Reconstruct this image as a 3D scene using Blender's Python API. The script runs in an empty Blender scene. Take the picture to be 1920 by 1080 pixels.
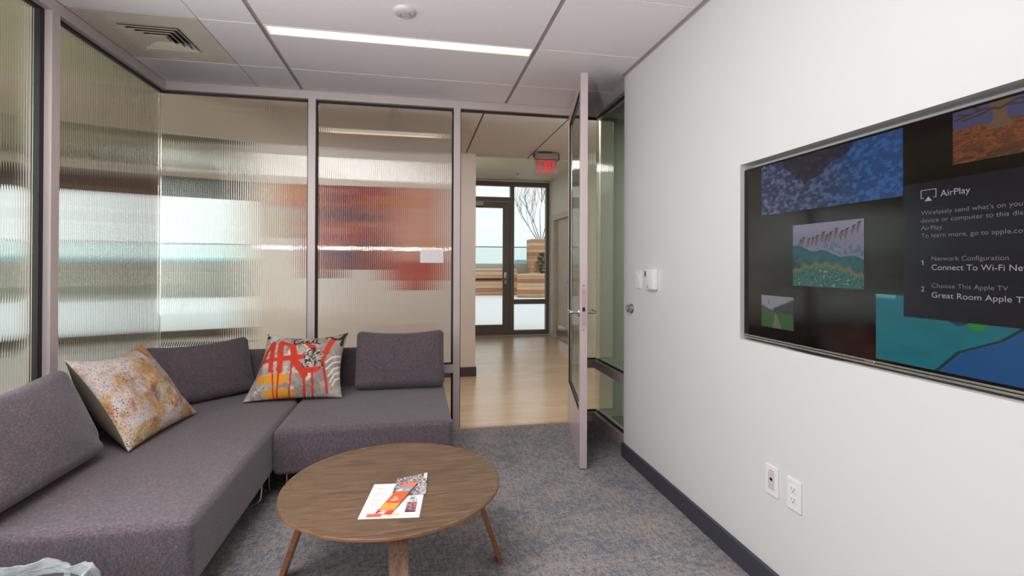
import bpy, bmesh, math, random
import numpy as np
from mathutils import Vector, Matrix
random.seed(7)
sc = bpy.context.scene
COL = sc.collection
PI = math.pi

# ------------------------------------------------------------------ camera
YAW, PITCH, ROLL = -0.1926, 0.0045, 0.0036
CAM = Vector((-1.3683, -3.8386, 1.2747))
fwd = Vector((-math.sin(YAW)*math.cos(PITCH), math.cos(YAW)*math.cos(PITCH), math.sin(PITCH)))
rt = Vector((math.cos(YAW), math.sin(YAW), 0)); up = rt.cross(fwd)
r2 = rt*math.cos(ROLL)+up*math.sin(ROLL); u2 = up*math.cos(ROLL)-rt*math.sin(ROLL)
cd = bpy.data.cameras.new('camera'); cam = bpy.data.objects.new('camera', cd); COL.objects.link(cam)
M4 = Matrix((r2, u2, -fwd)).transposed().to_4x4(); M4.translation = CAM
cam.matrix_world = M4
cd.sensor_width = 36.0; cd.lens = 925.19/1920*36; cd.shift_y = -47.5/1920; cd.clip_start = .02; cd.clip_end = 2000
sc.camera = cam

# ------------------------------------------------------------------ world, lights, exposure
w = bpy.data.worlds.new('overcast'); sc.world = w; w.use_nodes = True
wn = w.node_tree.nodes; wl = w.node_tree.links
bg = wn['Background']
tc = wn.new('ShaderNodeTexCoord'); sx = wn.new('ShaderNodeSeparateXYZ'); rp = wn.new('ShaderNodeValToRGB')
wl.new(tc.outputs['Generated'], sx.inputs[0]); wl.new(sx.outputs['Z'], rp.inputs[0]); wl.new(rp.outputs[0], bg.inputs[0])
rp.color_ramp.elements[0].color = (.78, .84, .84, 1); rp.color_ramp.elements[0].position = 0.0
rp.color_ramp.elements[1].color = (.86, .895, .895, 1); rp.color_ramp.elements[1].position = .12
bg.inputs[1].default_value = 1.25

def area(name, loc, target, sx_, sy_, watts, col, spread=PI):
    d = bpy.data.lights.new(name, 'AREA'); d.shape = 'RECTANGLE'; d.size = sx_; d.size_y = sy_; d.energy = watts; d.color = col; d.spread = spread
    o = bpy.data.objects.new(name, d); COL.objects.link(o); o.location = loc
    o.rotation_euler = (Vector(target)-Vector(loc)).to_track_quat('-Z', 'Y').to_euler(); return o
# photographer's flash bounced off the ceiling, added unseen fills for the rooms beyond the glass
area('bounced_flash', (-1.95, -3.95, 1.52), (-1.75, -3.10, 2.55), .14, .10, 27, (1, .985, .985), 2.2)
area('ceiling_bounce', (-2.15, -2.95, 2.535), (-2.15, -2.95, 0), 1.4, 1.5, 52, (1, .985, .985))
area('left_daylight', (-3.05, -2.75, 1.5), (0, -2.75, 1.80), 2.2, 1.9, 45, (.96, .985, 1))
area('corridor_fill', (-1.0, .16, 2.53), (-1.0, .75, 0), 3.6, .06, 31, (1, .965, .92))  # added strip hidden behind the header to brighten the corridor, no fixture there
area('vestibule_fill', (-.82, 3.4, 2.77), (-.5, 3.4, 0), .4, 2.2, 34, (1, .99, .92))  # added vestibule fill, tucked out of view behind the corridor wall
area('great_room_fill', (-6.5, -3.6, 2.92), (-6.5, -3.6, 0), 2.5, 2.0, 90, (.92, 1, .97))  # added fill from above, outside the view, to light the great room
area('great_room_up_fill', (-6.2, -3.6, 1.6), (-6.0, -1.6, 2.95), 3.4, 2.4, 170, (.92, 1, .94))  # added upward fill that lifts the great room and aisle ceilings
area('neighbour_room_fill', (1.3, -1.2, 2.5), (1.3, -1.2, 0), .8, .8, 26, (.96, 1, .92))  # added unseen fill to brighten the room beyond the glass return

sc.view_settings.view_transform = 'Standard'
try: sc.view_settings.look = 'None'
except Exception: pass
sc.view_settings.gamma = 1; sc.view_settings.use_curve_mapping = False
sc.view_settings.exposure = 0.0
sc.cycles.use_denoising = True
sc.cycles.max_bounces = 14; sc.cycles.diffuse_bounces = 5; sc.cycles.glossy_bounces = 5; sc.cycles.transmission_bounces = 12; sc.cycles.transparent_max_bounces = 16
sc.cycles.sample_clamp_indirect = 25; sc.cycles.caustics_reflective = False; sc.cycles.caustics_refractive = False
sc.cycles.blur_glossy = .3

# ------------------------------------------------------------------ helpers
def lin(r, g=None, b=None):
    if g is None: r, g, b = r
    f = lambda c: (c/255/12.92) if c/255 <= .04045 else ((c/255+.055)/1.055)**2.4
    return (f(r), f(g), f(b), 1)

class N:
    """thin wrapper over a material's node tree"""
    def __init__(s, name):
        s.m = bpy.data.materials.new(name); s.m.use_nodes = True
        s.t = s.m.node_tree; s.b = s.t.nodes['Principled BSDF']; s.out = s.t.nodes['Material Output']
    def n(s, typ, **k):
        x = s.t.nodes.new('ShaderNode'+typ)
        for a, v in k.items(): setattr(x, a, v)
        return x
    def l(s, a, b): s.t.links.new(a, b)
    def coord(s, scale=(1, 1, 1), kind='Object', rot=(0, 0, 0)):
        c = s.n('TexCoord'); m = s.n('Mapping'); m.inputs['Scale'].default_value = scale; m.inputs['Rotation'].default_value = rot
        s.l(c.outputs[kind], m.inputs[0]); return m.outputs[0]
    def noise(s, vec, scale, detail=3, rough=.55, dist=0):
        x = s.n('TexNoise'); x.inputs['Scale'].default_value = scale; x.inputs['Detail'].default_value = detail
        x.inputs['Roughness'].default_value = rough; x.inputs['Distortion'].default_value = dist
        if vec is not None: s.l(vec, x.inputs['Vector'])
        return x.outputs['Fac']
    def ramp(s, fac, stops, interp='LINEAR'):
        r = s.n('ValToRGB'); e = r.color_ramp.elements; r.color_ramp.interpolation = interp
        while len(e) < len(stops): e.new(.5)
        for q, (p, c) in zip(e, stops):
            q.position = p; q.color = c if len(c) == 4 else (*c, 1)
        s.l(fac, r.inputs[0]); return r.outputs[0]
    def mix(s, fac, a, b, mode='MIX'):
        x = s.n('Mix', data_type='RGBA', blend_type=mode)
        for v, i in ((fac, 0), (a, 6), (b, 7)):
            if isinstance(v, (int, float)): x.inputs[i].default_value = v
            elif isinstance(v, tuple): x.inputs[i].default_value = v
            else: s.l(v, x.inputs[i])
        return x.outputs[2]
    def math(s, op, a, b=None):
        x = s.n('Math', operation=op)
        for i, v in enumerate((a, b)):
            if v is None: continue
            if isinstance(v, (int, float)): x.inputs[i].default_value = v
            else: s.l(v, x.inputs[i])
        return x.outputs[0]
    def set(s, col=None, rough=None, metal=None, **k):
        if col is not None:
            if isinstance(col, tuple): s.b.inputs['Base Color'].default_value = col
            else: s.l(col, s.b.inputs['Base Color'])
        if rough is not None:
            if isinstance(rough, (int, float)): s.b.inputs['Roughness'].default_value = rough
            else: s.l(rough, s.b.inputs['Roughness'])
        if metal is not None: s.b.inputs['Metallic'].default_value = metal
        for a, v in k.items(): s.b.inputs[a.replace('_', ' ')].default_value = v
        return s
    def bump(s, h, strength=.3, dist=.01):
        x = s.n('Bump'); x.inputs['Strength'].default_value = strength; x.inputs['Distance'].default_value = dist
        s.l(h, x.inputs['Height']); s.l(x.outputs[0], s.b.inputs['Normal'])

def plain(name, rgb, rough=.6, metal=0, var=.06, scale=6, bump=0, **k):
    """colour with slight procedural variation"""
    q = N(name); c = lin(*rgb); v = q.coord()
    f = q.noise(v, scale, 4)
    a = tuple(min(1, x*(1-var)) for x in c[:3])+(1,); b = tuple(min(1, x*(1+var)) for x in c[:3])+(1,)
    q.set(q.ramp(f, [(.3, a), (.7, b)]), rough, metal, **k)
    if bump: q.bump(q.noise(v, scale*30, 2), bump, .002)
    return q.m

def obj(name, bm, mat, parent=None, smooth=None, loc=None):
    me = bpy.data.meshes.new(name)
    bmesh.ops.recalc_face_normals(bm, faces=bm.faces[:])
    bm.to_mesh(me); bm.free()
    if mat is not None:
        for m in (mat if isinstance(mat, (list, tuple)) else [mat]): me.materials.append(m)
    if smooth is not None:
        me.polygons.foreach_set('use_smooth', [True]*len(me.polygons)); me.set_sharp_from_angle(angle=math.radians(smooth))
    o = bpy.data.objects.new(name, me); COL.objects.link(o)
    if parent is not None:
        o.parent = parent; o.matrix_parent_inverse = Matrix.Translation(-parent.location)
    return o

def tag(o, label, cat, group=None, kind=None):
    o['label'] = label; o['category'] = cat
    if group: o['group'] = group
    if kind: o['kind'] = kind
    return o
def thing(name, loc, label, cat, group=None, kind=None):
    o = bpy.data.objects.new(name, None); COL.objects.link(o); o.location = loc; o.empty_display_size = .1
    return tag(o, label, cat, group, kind)
def struct(name, bm, mat, label, cat, smooth=None):
    return tag(obj(name, bm, mat, None, smooth), label, cat, None, 'structure')

def nb(): return bmesh.new()
def box(bm, lo, hi, bev=0, seg=2, M=None):
    lo, hi = Vector(lo), Vector(hi)
    ret = bmesh.ops.create_cube(bm, size=1)
    vs = ret['verts']
    for v in vs: v.co = Vector((lo[i]+(hi[i]-lo[i])*(v.co[i]+.5) for i in range(3)))
    if bev:
        es = list({e for v in vs for e in v.link_edges})
        r = bmesh.ops.bevel(bm, geom=es, offset=bev, segments=seg, affect='EDGES', profile=.6)
        vs = [v for v in r['verts']] or vs
        vs = list({v for f in r['faces'] for v in f.verts} | {v for v in vs if v.is_valid})
    if M is not None: bmesh.ops.transform(bm, matrix=M, verts=[v for v in vs if v.is_valid])
    return bm
def quadprism(bm, pts, z0, z1):
    """vertical prism over a plan outline"""
    a = [bm.verts.new((x, y, z0)) for x, y in pts]; b = [bm.verts.new((x, y, z1)) for x, y in pts]
    bm.faces.new(a[::-1]); bm.faces.new(b)
    for i in range(len(pts)): bm.faces.new((a[i], a[(i+1) % len(a)], b[(i+1) % len(a)], b[i]))
    return bm
def tube(bm, pts, r, seg=10, closed=False, cap=True):
    P = [Vector(p) for p in pts]; n = len(P); rings = []
    rr = r if isinstance(r, (list, tuple)) else [r]*n
    prev = None
    for i in range(n):
        if closed: t = P[(i+1) % n]-P[i-1]
        else: t = P[min(i+1, n-1)]-P[max(i-1, 0)]
        t.normalize()
        if prev is None:
            a = Vector((0, 0, 1)) if abs(t.z) < .9 else Vector((1, 0, 0)); x = t.cross(a).normalized()
        else: x = (prev-t*prev.dot(t)).normalized()
        prev = x; y = t.cross(x)
        rings.append([bm.verts.new(P[i]+x*rr[i]*math.cos(2*PI*k/seg)+y*rr[i]*math.sin(2*PI*k/seg)) for k in range(seg)])
    for i in range(n if closed else n-1):
        A, B = rings[i], rings[(i+1) % n]
        for k in range(seg): bm.faces.new((A[k], A[(k+1) % seg], B[(k+1) % seg], B[k]))
    if cap and not closed: bm.faces.new(rings[0][::-1]); bm.faces.new(rings[-1])
    return bm
def lathe(bm, prof, M=None, seg=40):
    """profile of (radius, height) turned round local Z"""
    rings = []
    for r, z in prof:
        if r < 1e-6: rings.append([bm.verts.new((0, 0, z))])
        else: rings.append([bm.verts.new((r*math.cos(2*PI*k/seg), r*math.sin(2*PI*k/seg), z)) for k in range(seg)])
    for A, B in zip(rings, rings[1:]):
        for k in range(seg):
            j = (k+1) % seg
            if len(A) == 1 and len(B) == 1: continue
            if len(A) == 1: bm.faces.new((A[0], B[j], B[k]))
            elif len(B) == 1: bm.faces.new((A[k], A[j], B[0]))
            else: bm.faces.new((A[k], A[j], B[j], B[k]))
    if M is not None: bmesh.ops.transform(bm, matrix=M, verts=[v for R in rings for v in R])
    return bm
def frame(origin, X, Y):
    X, Y = Vector(X).normalized(), Vector(Y).normalized(); Z = X.cross(Y)
    m = Matrix((X, Y, Z)).transposed().to_4x4(); m.translation = Vector(origin); return m
def bend(pts, rad=.03, n=5):
    """polyline with rounded corners"""
    P = [Vector(p) for p in pts]; out = [P[0]]
    for i in range(1, len(P)-1):
        a = (P[i-1]-P[i]); b = (P[i+1]-P[i]); r = min(rad, a.length*.49, b.length*.49)
        A = P[i]+a.normalized()*r; B = P[i]+b.normalized()*r
        for k in range(n+1):
            t = k/n; out.append(A*(1-t)**2+P[i]*2*t*(1-t)+B*t*t)
    out.append(P[-1]); return out

def softbox(dims, r, inner=14, corner=5, shape=None):
    """upholstered block: box with fully rounded edges, centred, shape(p)->p deforms it"""
    bm = nb(); h = [d/2 for d in dims]
    def ticks(hh):
        e = hh-r; a = [math.tan(PI/4*k/corner) for k in range(corner+1)]
        lo = [-hh+ (1-x)*0 for x in ()]
        left = [-(e+r*x) for x in a[::-1]]; right = [e+r*x for x in a]
        mid = [-e+2*e*k/inner for k in range(1, inner)]
        return left+mid+right
    T = [ticks(x) for x in h]
    def put(p):
        c = [max(-(h[i]-r), min(h[i]-r, p[i])) for i in range(3)]
        d = Vector([p[i]-c[i] for i in range(3)])
        if d.length > 1e-9: d = d.normalized()*r
        q = Vector(c)+d
        return bm.verts.new(shape(q) if shape else q)
    for ax in range(3):
        u, v = [(1, 2), (2, 0), (0, 1)][ax]
        for s in (-1, 1):
            G = []
            for a in T[u]:
                row = []
                for b in T[v]:
                    p = [0, 0, 0]; p[ax] = s*h[ax]; p[u] = a; p[v] = b; row.append(put(p))
                G.append(row)
            for i in range(len(G)-1):
                for j in range(len(G[0])-1):
                    q = (G[i][j], G[i+1][j], G[i+1][j+1], G[i][j+1]); bm.faces.new(q if s > 0 else q[::-1])
    bmesh.ops.remove_doubles(bm, verts=bm.verts[:], dist=1e-5)
    return bm

# numpy value noise for painted prints
_rng = np.random.RandomState(3); _lat = _rng.rand(256, 256)
def vnoise(x, y):
    x = np.asarray(x, float); y = np.asarray(y, float)
    xi = np.floor(x).astype(int); yi = np.floor(y).astype(int); fx = x-xi; fy = y-yi
    fx = fx*fx*(3-2*fx); fy = fy*fy*(3-2*fy)
    g = lambda a, b: _lat[a % 256, b % 256]
    return (g(xi, yi)*(1-fx)+g(xi+1, yi)*fx)*(1-fy)+(g(xi, yi+1)*(1-fx)+g(xi+1, yi+1)*fx)*fy
def fbm(x, y, o=4):
    s = 0; a = .5; t = 0
    for k in range(o): s = s+a*vnoise(x*2**k+17*k, y*2**k+31*k); t += a; a *= .5
    return s/t
def sst(a, b, x):
    t = np.clip((x-a)/(b-a), 0, 1); return t*t*(3-2*t)
def lay(C, m, col):
    m = np.clip(m, 0, 1)[..., None]; return C*(1-m)+np.array(col, float)*m
def seg_d(x, y, pts):
    d = np.full(np.shape(x), 1e9)
    for (ax, ay), (bx, by) in zip(pts, pts[1:]):
        dx, dy = bx-ax, by-ay; t = np.clip(((x-ax)*dx+(y-ay)*dy)/(dx*dx+dy*dy+1e-9), 0, 1)
        d = np.minimum(d, np.hypot(x-ax-t*dx, y-ay-t*dy))
    return d
def set_colors(me, rgb):
    """sRGB 0-255 per vertex -> linear colour attribute"""
    c = np.clip(rgb, 0, 255)/255.0
    c = np.where(c <= .04045, c/12.92, ((c+.055)/1.055)**2.4)
    at = me.color_attributes.new('print', 'FLOAT_COLOR', 'POINT')
    buf = np.ones((len(me.vertices), 4)); buf[:, :3] = c; at.data.foreach_set('color', buf.ravel())
def sheet(name, corners, nu, nv, paint, mat, parent=None, thick=.0006, warp=None):
    """flat printed sheet with real thickness: corners BL, BR, TR, TL; paint(u,v)->rgb"""
    c = [np.array(p, float) for p in corners]
    u, v = np.meshgrid(np.linspace(0, 1, nu), np.linspace(0, 1, nv))
    P = (c[0][None, None]*((1-u)*(1-v))[..., None]+c[1]*(u*(1-v))[..., None]+c[2]*(u*v)[..., None]+c[3]*((1-u)*v)[..., None])
    nrm = np.cross(c[1]-c[0], c[3]-c[0]); nrm /= np.linalg.norm(nrm)
    if warp is not None: P = P+nrm*warp(u, v)[..., None]
    n = nu*nv; V = np.concatenate([P.reshape(-1, 3), (P-nrm*thick).reshape(-1, 3)])
    I = np.arange(n).reshape(nv, nu)
    q = np.stack([I[:-1, :-1], I[:-1, 1:], I[1:, 1:], I[1:, :-1]], -1).reshape(-1, 4)
    F = q.tolist()+(q[:, ::-1]+n).tolist()
    ring = list(I[0, :])+list(I[1:, -1])+list(I[-1, -2::-1])+list(I[-2:0:-1, 0])
    for a, b in zip(ring, ring[1:]+ring[:1]): F.append([int(a), int(a+n), int(b+n), int(b)])
    me = bpy.data.meshes.new(name); me.from_pydata(V.tolist(), [], F); me.update()
    rgb = np.asarray(paint(u, v), float).reshape(-1, 3); set_colors(me, np.concatenate([rgb, rgb]))
    me.materials.append(mat); me.polygons.foreach_set('use_smooth', [True]*len(me.polygons)); me.set_sharp_from_angle(angle=.8)
    o = bpy.data.objects.new(name, me); COL.objects.link(o)
    if parent is not None: o.parent = parent; o.matrix_parent_inverse = Matrix.Translation(-parent.location)
    return o
def text_obj(name, s, M, width, cap, mat, parent, fit=None, depth=.0006):
    """lettering: cap = capital height, width = width the leading part `fit` (or all) should take"""
    def mk(t):
        c = bpy.data.curves.new('lettering', 'FONT'); c.body = t; c.size = 1; c.extrude = 0
        o = bpy.data.objects.new('lettering', c); COL.objects.link(o); bpy.context.view_layer.update()
        me = bpy.data.meshes.new_from_object(o.evaluated_get(bpy.context.evaluated_depsgraph_get()))
        bpy.data.objects.remove(o); bpy.data.curves.remove(c); return me
    ref = mk(fit or s); xs = [v.co.x for v in ref.vertices]; wd = max(xs)-min(xs); x0 = min(xs)
    H_ = mk('H'); ch = max(v.co.y for v in H_.vertices)
    me = mk(s) if fit else ref
    for v in me.vertices:
        p = Vector(((v.co.x-x0)*width/wd, v.co.y*cap/ch, depth)); v.co = M @ p
    me.name = name; me.materials.append(mat)
    o = bpy.data.objects.new(name, me); COL.objects.link(o)
    if parent is not None: o.parent = parent; o.matrix_parent_inverse = Matrix.Translation(-parent.location)
    return o

# ------------------------------------------------------------------ materials
M = {}
q = N('painted_wall'); v = q.coord(); f = q.noise(v, 1.2, 3)
q.set(q.ramp(f, [(.3, lin(216, 215, 213)), (.7, lin(219, 218, 216))]), .55); q.bump(q.noise(v, 260, 2), .08, .001); M['wall'] = q.m
q = N('corridor_paint'); v = q.coord(); f = q.noise(v, 1.2, 3)
q.set(q.ramp(f, [(.3, lin(216, 204, 198)), (.7, lin(221, 209, 203))]), .6); M['wall2'] = q.m
q = N('ceiling_tile'); v = q.coord(); f = q.noise(v, 90, 4, .7)
q.set(q.ramp(f, [(.3, lin(236, 228, 228)), (.7, lin(242, 235, 235))]), .85); q.bump(f, .15, .002); M['tile'] = q.m
M['tbar'] = plain('ceiling_tee', (190, 180, 178), .5)
M['reveal'] = plain('grey_reveal', (172, 162, 160), .6)
M['plenum'] = plain('plenum_dark', (110, 102, 100), .9)
M['alu'] = plain('anodised_aluminium', (203, 191, 189), .42, .15, .03, 3)
M['alu2'] = plain('door_aluminium', (206, 190, 192), .35, .35, .03, 3)
M['gasket'] = plain('black_gasket', (18, 16, 16), .6)
M['chrome'] = plain('chrome', (210, 208, 206), .12, 1, .02)
M['steel'] = plain('satin_steel', (175, 168, 166), .28, 1, .03)
M['pinkplate'] = plain('latch_steel', (205, 178, 180), .35, .6, .03)
M['darkbase'] = plain('charcoal_rubber_base', (58, 58, 68), .5, 0, .08)
M['darkbase2'] = plain('plum_rubber_base', (66, 58, 64), .5, 0, .08)
M['bronze'] = plain('dark_bronze_frame', (104, 95, 93), .45, .2)
M['black'] = plain('black_plastic', (16, 15, 15), .35)
M['white'] = plain('white_plastic', (232, 230, 228), .35, 0, .01)
M['offwhite'] = plain('off_white_plastic', (205, 198, 196), .4, 0, .02)
M['greyfab_back'] = plain('taupe_suede', (98, 88, 79), .9, 0, .12, 14)
M['vent'] = plain('grey_green_vent_metal', (214, 206, 194), .5, .2, .03)

def glass(name, col, ior=1.5, rough=0):
    q = N(name); q.set(col, rough); q.b.inputs['Transmission Weight'].default_value = 1; q.b.inputs['IOR'].default_value = ior
    return q.m
M['flute'] = glass('reeded_glass', (.925, .955, .935, 1))
def thin_glass(name, tint, refl=.08):
    q = N(name); tr = q.n('BsdfTransparent'); gl = q.n('BsdfGlossy'); mx = q.n('MixShader'); fr = q.n('Fresnel')
    tr.inputs[0].default_value = tint; gl.inputs['Roughness'].default_value = .0; fr.inputs[0].default_value = 1.35
    q.l(fr.outputs[0], mx.inputs[0]); q.l(tr.outputs[0], mx.inputs[1]); q.l(gl.outputs[0], mx.inputs[2]); q.l(mx.outputs[0], q.out.inputs[0])
    return q.m
M['pane'] = thin_glass('clear_pane', (.96, .975, .97, 1))
M['flatglass'] = glass('plain_green_glass', (.72, .82, .74, 1))
M['doorflute'] = glass('reeded_door_glass', (.56, .68, .62, 1))
M['doorpane'] = thin_glass('door_pane', (.55, .66, .60, 1))
M['railpane'] = thin_glass('railing_pane', (.90, .96, .955, 1))

# fabric
q = N('grey_mauve_upholstery'); v = q.coord((1, 1, 1))
wv = q.coord((1, 1, .35)); wh = q.coord((.35, .35, 1))
a = q.noise(q.coord((1, 1, .3)), 300, 4, .75); b = q.noise(q.coord((.3, .3, 1)), 300, 4, .75); c = q.noise(v, 9, 4, .6)
h = q.math('ADD', q.math('MULTIPLY', a, .5), q.math('MULTIPLY', b, .5))
base = q.ramp(h, [(.36, lin(40, 33, 37)), (.5, lin(82, 72, 78)), (.64, lin(124, 112, 118))])
q.set(q.mix(.18, base, q.ramp(c, [(.35, lin(58, 58, 64)), (.65, lin(96, 72, 80))])), .92)
q.b.inputs['Sheen Weight'].default_value = .25; q.b.inputs['Sheen Roughness'].default_value = .5
q.bump(h, .35, .002); M['fabric'] = q.m

# carpet
q = N('mottled_blue_grey_carpet'); v = q.coord()
big = q.noise(v, 2.2, 4, .6); b2 = q.noise(q.coord((1, 1, 1), rot=(0, 0, .6)), 4.5, 4, .65)
sa = q.noise(q.coord((3.2, 1, 1)), 19, 6, .78); sb = q.noise(q.coord((1, 3.2, 1)), 19, 6, .78)
fine = q.noise(v, 120, 3, .85)
pat = q.math('ADD', q.math('MULTIPLY', sa, .55), q.math('MULTIPLY', sb, .45))
ptt = q.ramp(q.math('ADD', q.math('MULTIPLY', pat, .8), q.math('MULTIPLY', b2, .2)), [(.45, (0, 0, 0)), (.55, (1, 1, 1))])
col = q.mix(ptt, lin(72, 92, 112), lin(190, 174, 163))
col = q.mix(.25, col, q.ramp(big, [(.4, lin(74, 88, 106)), (.6, lin(150, 140, 138))]))
yarn = q.ramp(fine, [(.28, lin(44, 48, 54)), (.5, lin(122, 122, 126)), (.72, lin(228, 222, 216))])
q.set(q.mix(.42, col, yarn), .95); q.bump(fine, .6, .006); M['carpet'] = q.m

# wood floor planks
q = N('oak_plank_floor'); c_ = q.n('TexCoord'); br = q.n('TexBrick'); br.offset = .37; br.inputs['Scale'].default_value = 1
br.inputs['Brick Width'].default_value = 1.25; br.inputs['Row Height'].default_value = .16; br.inputs['Mortar Size'].default_value = .0012
br.inputs['Color1'].default_value = lin(196, 168, 138); br.inputs['Color2'].default_value = lin(210, 184, 155); br.inputs['Mortar'].default_value = lin(140, 108, 76)
q.l(c_.outputs['Object'], br.inputs['Vector'])
g = q.noise(q.coord((1.2, 16, 1)), 3, 6, .6, .6)
q.set(q.mix(.45, br.outputs['Color'], q.ramp(g, [(.3, lin(174, 144, 112)), (.7, lin(218, 194, 166))])), .24); M['oak'] = q.m
# walnut
def walnut(name, dk, md, lt, scale=(1.3, 15, 15), rough=.32):
    q = N(name); g = q.noise(q.coord(scale), 3.2, 8, .62, .9); g2 = q.noise(q.coord((scale[0]*2, scale[1]*6, scale[2]*6)), 3, 3, .6)
    base = q.ramp(g, [(.30, lin(*dk)), (.46, lin(*md)), (.62, lin(*lt))])
    q.set(q.mix(.35, base, q.ramp(g2, [(.35, lin(*dk)), (.65, lin(*lt))])), rough); return q.m
M['walnut'] = walnut('walnut_veneer', (56, 40, 27), (96, 74, 54), (126, 101, 77), (2.0, 24, 24))
M['walnut_edge'] = walnut('walnut_plywood_edge', (104, 62, 38), (140, 88, 58), (170, 114, 78), (2, 2, 40), .4)
M['walnut_leg'] = walnut('walnut_leg_veneer', (88, 62, 46), (128, 98, 78), (154, 124, 102), (24, 24, 2), .4)
def slats(name, h, dk, md, lt):
    q = N(name); c = q.n('TexCoord'); s = q.n('SeparateXYZ'); q.l(c.outputs['Object'], s.inputs[0])
    fr = q.math('FRACT', q.math('DIVIDE', s.outputs['Z'], h)); row = q.math('FLOOR', q.math('DIVIDE', s.outputs['Z'], h))
    wn_ = q.n('TexWhiteNoise', noise_dimensions='1D'); q.l(row, wn_.inputs['W'])
    g = q.noise(q.coord((.6, .6, 9)), 3, 4)
    base = q.ramp(q.math('ADD', q.math('MULTIPLY', wn_.outputs['Value'], .6), q.math('MULTIPLY', g, .4)), [(.2, lin(*dk)), (.5, lin(*md)), (.8, lin(*lt))])
    gap = q.ramp(fr, [(.04, (0, 0, 0)), (.09, (1, 1, 1))])
    q.set(q.mix(gap, lin(70, 52, 40), base), .7); return q.m
M['cedar'] = slats('cedar_boards', .14, (150, 106, 76), (184, 140, 106), (212, 176, 142))
M['snow'] = plain('snow', (236, 238, 240), .8, 0, .02, .4)
M['concrete'] = plain('parapet_concrete', (178, 170, 158), .85, 0, .06, 1)
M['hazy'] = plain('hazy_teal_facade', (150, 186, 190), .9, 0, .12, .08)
M['ever'] = plain('evergreen_needles', (34, 66, 46), .8, 0, .4, 9)
M['bark'] = plain('grey_bark', (96, 86, 84), .9, 0, .2, 12)
M['beam'] = plain('dark_brown_beam', (70, 62, 58), .6)
M['vest'] = plain('vestibule_paint', (228, 225, 213), .6, 0, .02, 1)
M['tile2'] = plain('corridor_ceiling_tile', (204, 199, 195), .85, 0, .03, 40)
M['greatceil'] = plain('great_room_ceiling', (196, 196, 172), .8)
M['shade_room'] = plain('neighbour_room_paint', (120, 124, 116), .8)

# printed surfaces read the colour attribute
def printed(name, rough=.6, emit=0, base=1.0):
    q = N(name); a = q.n('Attribute'); a.attribute_name = 'print'
    if emit:
        q.set((.006, .006, .006, 1), rough); q.l(a.outputs['Color'], q.b.inputs['Emission Color']); q.b.inputs['Emission Strength'].default_value = emit
    else: q.set(a.outputs['Color'], rough)
    return q
M['paper'] = printed('printed_paper', .45).m
M['mural'] = printed('painted_mural', .6).m
q = printed('printed_canvas', .85); q.bump(q.noise(q.coord(), 420, 2), .25, .002); M['canvas'] = q.m
M['tvpic'] = printed('screen_picture', .22, .5).m
def emis(name, col, s, base=None):
    q = N(name); q.set(base or (.02, .02, .02, 1), .4); q.b.inputs['Emission Color'].default_value = col; q.b.inputs['Emission Strength'].default_value = s; return q.m
M['tvtext'] = emis('screen_lettering', lin(160, 152, 170), .7)
M['tvtext2'] = emis('screen_lettering_dim', lin(112, 106, 120), .65)
M['slot'] = emis('slot_diffuser', (1, .80, .56, 1), 1.25, (.8, .75, .7, 1))
M['slot2'] = emis('corridor_slot_diffuser', (1, .74, .5, 1), 1.6, (.8, .75, .7, 1))
M['panel'] = emis('ceiling_panel_diffuser', (1, .95, .92, 1), 6, (.8, .8, .8, 1))
M['exitred'] = emis('exit_red', lin(205, 18, 24), .75, lin(120, 8, 10))
q = N('tv_glass'); q.set(lin(16, 11, 10), .09); M['screen'] = q.m
q = N('tv_panel_navy'); q.set((.004, .004, .006, 1), .17); q.b.inputs['Emission Color'].default_value = lin(22, 18, 28); q.b.inputs['Emission Strength'].default_value = .35; M['tvpanel'] = q.m
q = N('exit_acrylic'); q.set(lin(120, 112, 104), .25); q.b.inputs['Alpha'].default_value = .8; M['acrylic'] = q.m

# spotted abstract pillow front
q = N('abstract_spotted_print'); v = q.coord()
n1 = q.noise(v, 7, 5, .65, .6); n2 = q.noise(q.coord((1, 1, 1), rot=(.4, .2, .7)), 9, 4, .6, .8); n3 = q.noise(v, 5, 3, .5)
base = q.ramp(n3, [(.35, lin(186, 166, 150)), (.48, lin(204, 196, 196)), (.62, lin(198, 176, 140))])
c1 = q.mix(q.ramp(n1, [(.50, (0, 0, 0)), (.60, (1, 1, 1))]), base, lin(192, 148, 92))
c2 = q.mix(q.ramp(n2, [(.56, (0, 0, 0)), (.66, (.9, .9, .9))]), c1, lin(176, 98, 50))
n4 = q.noise(q.coord((1, 1, 1), rot=(1, .3, 0)), 6, 4, .6)
c2b = q.mix(q.ramp(n4, [(.60, (0, 0, 0)), (.70, (.8, .8, .8))]), c2, lin(112, 76, 54))
vo = q.n('TexVoronoi'); vo.inputs['Scale'].default_value = 92; q.l(v, vo.inputs['Vector'])
dots = q.ramp(vo.outputs['Distance'], [(.24, (1, 1, 1)), (.36, (0, 0, 0))]); zone = q.ramp(q.noise(v, 6.5, 2), [(.47, (0, 0, 0)), (.55, (1, 1, 1))])
c3 = q.mix(q.math('MULTIPLY', dots, zone), c2b, lin(96, 70, 62))
fine = q.noise(v, 120, 3, .7)
c4 = q.mix(q.ramp(fine, [(.50, (0, 0, 0)), (.66, (.75, .75, .75))]), c3, lin(118, 92, 76))
q.set(c4, .85); q.bump(q.noise(v, 400, 2), .2, .002); M['spotted'] = q.m
# clear plastic bin bag
q = N('milky_plastic_bag'); q.set(lin(205, 212, 214), .22); q.b.inputs['Transmission Weight'].default_value = .45; q.b.inputs['IOR'].default_value = 1.2
q.bump(q.noise(q.coord((1, 1, 3)), 22, 5, .6, 1.2), .5, .01); M['bag'] = q.m
M['bin'] = plain('grey_bin', (90, 90, 92), .5)

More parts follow.
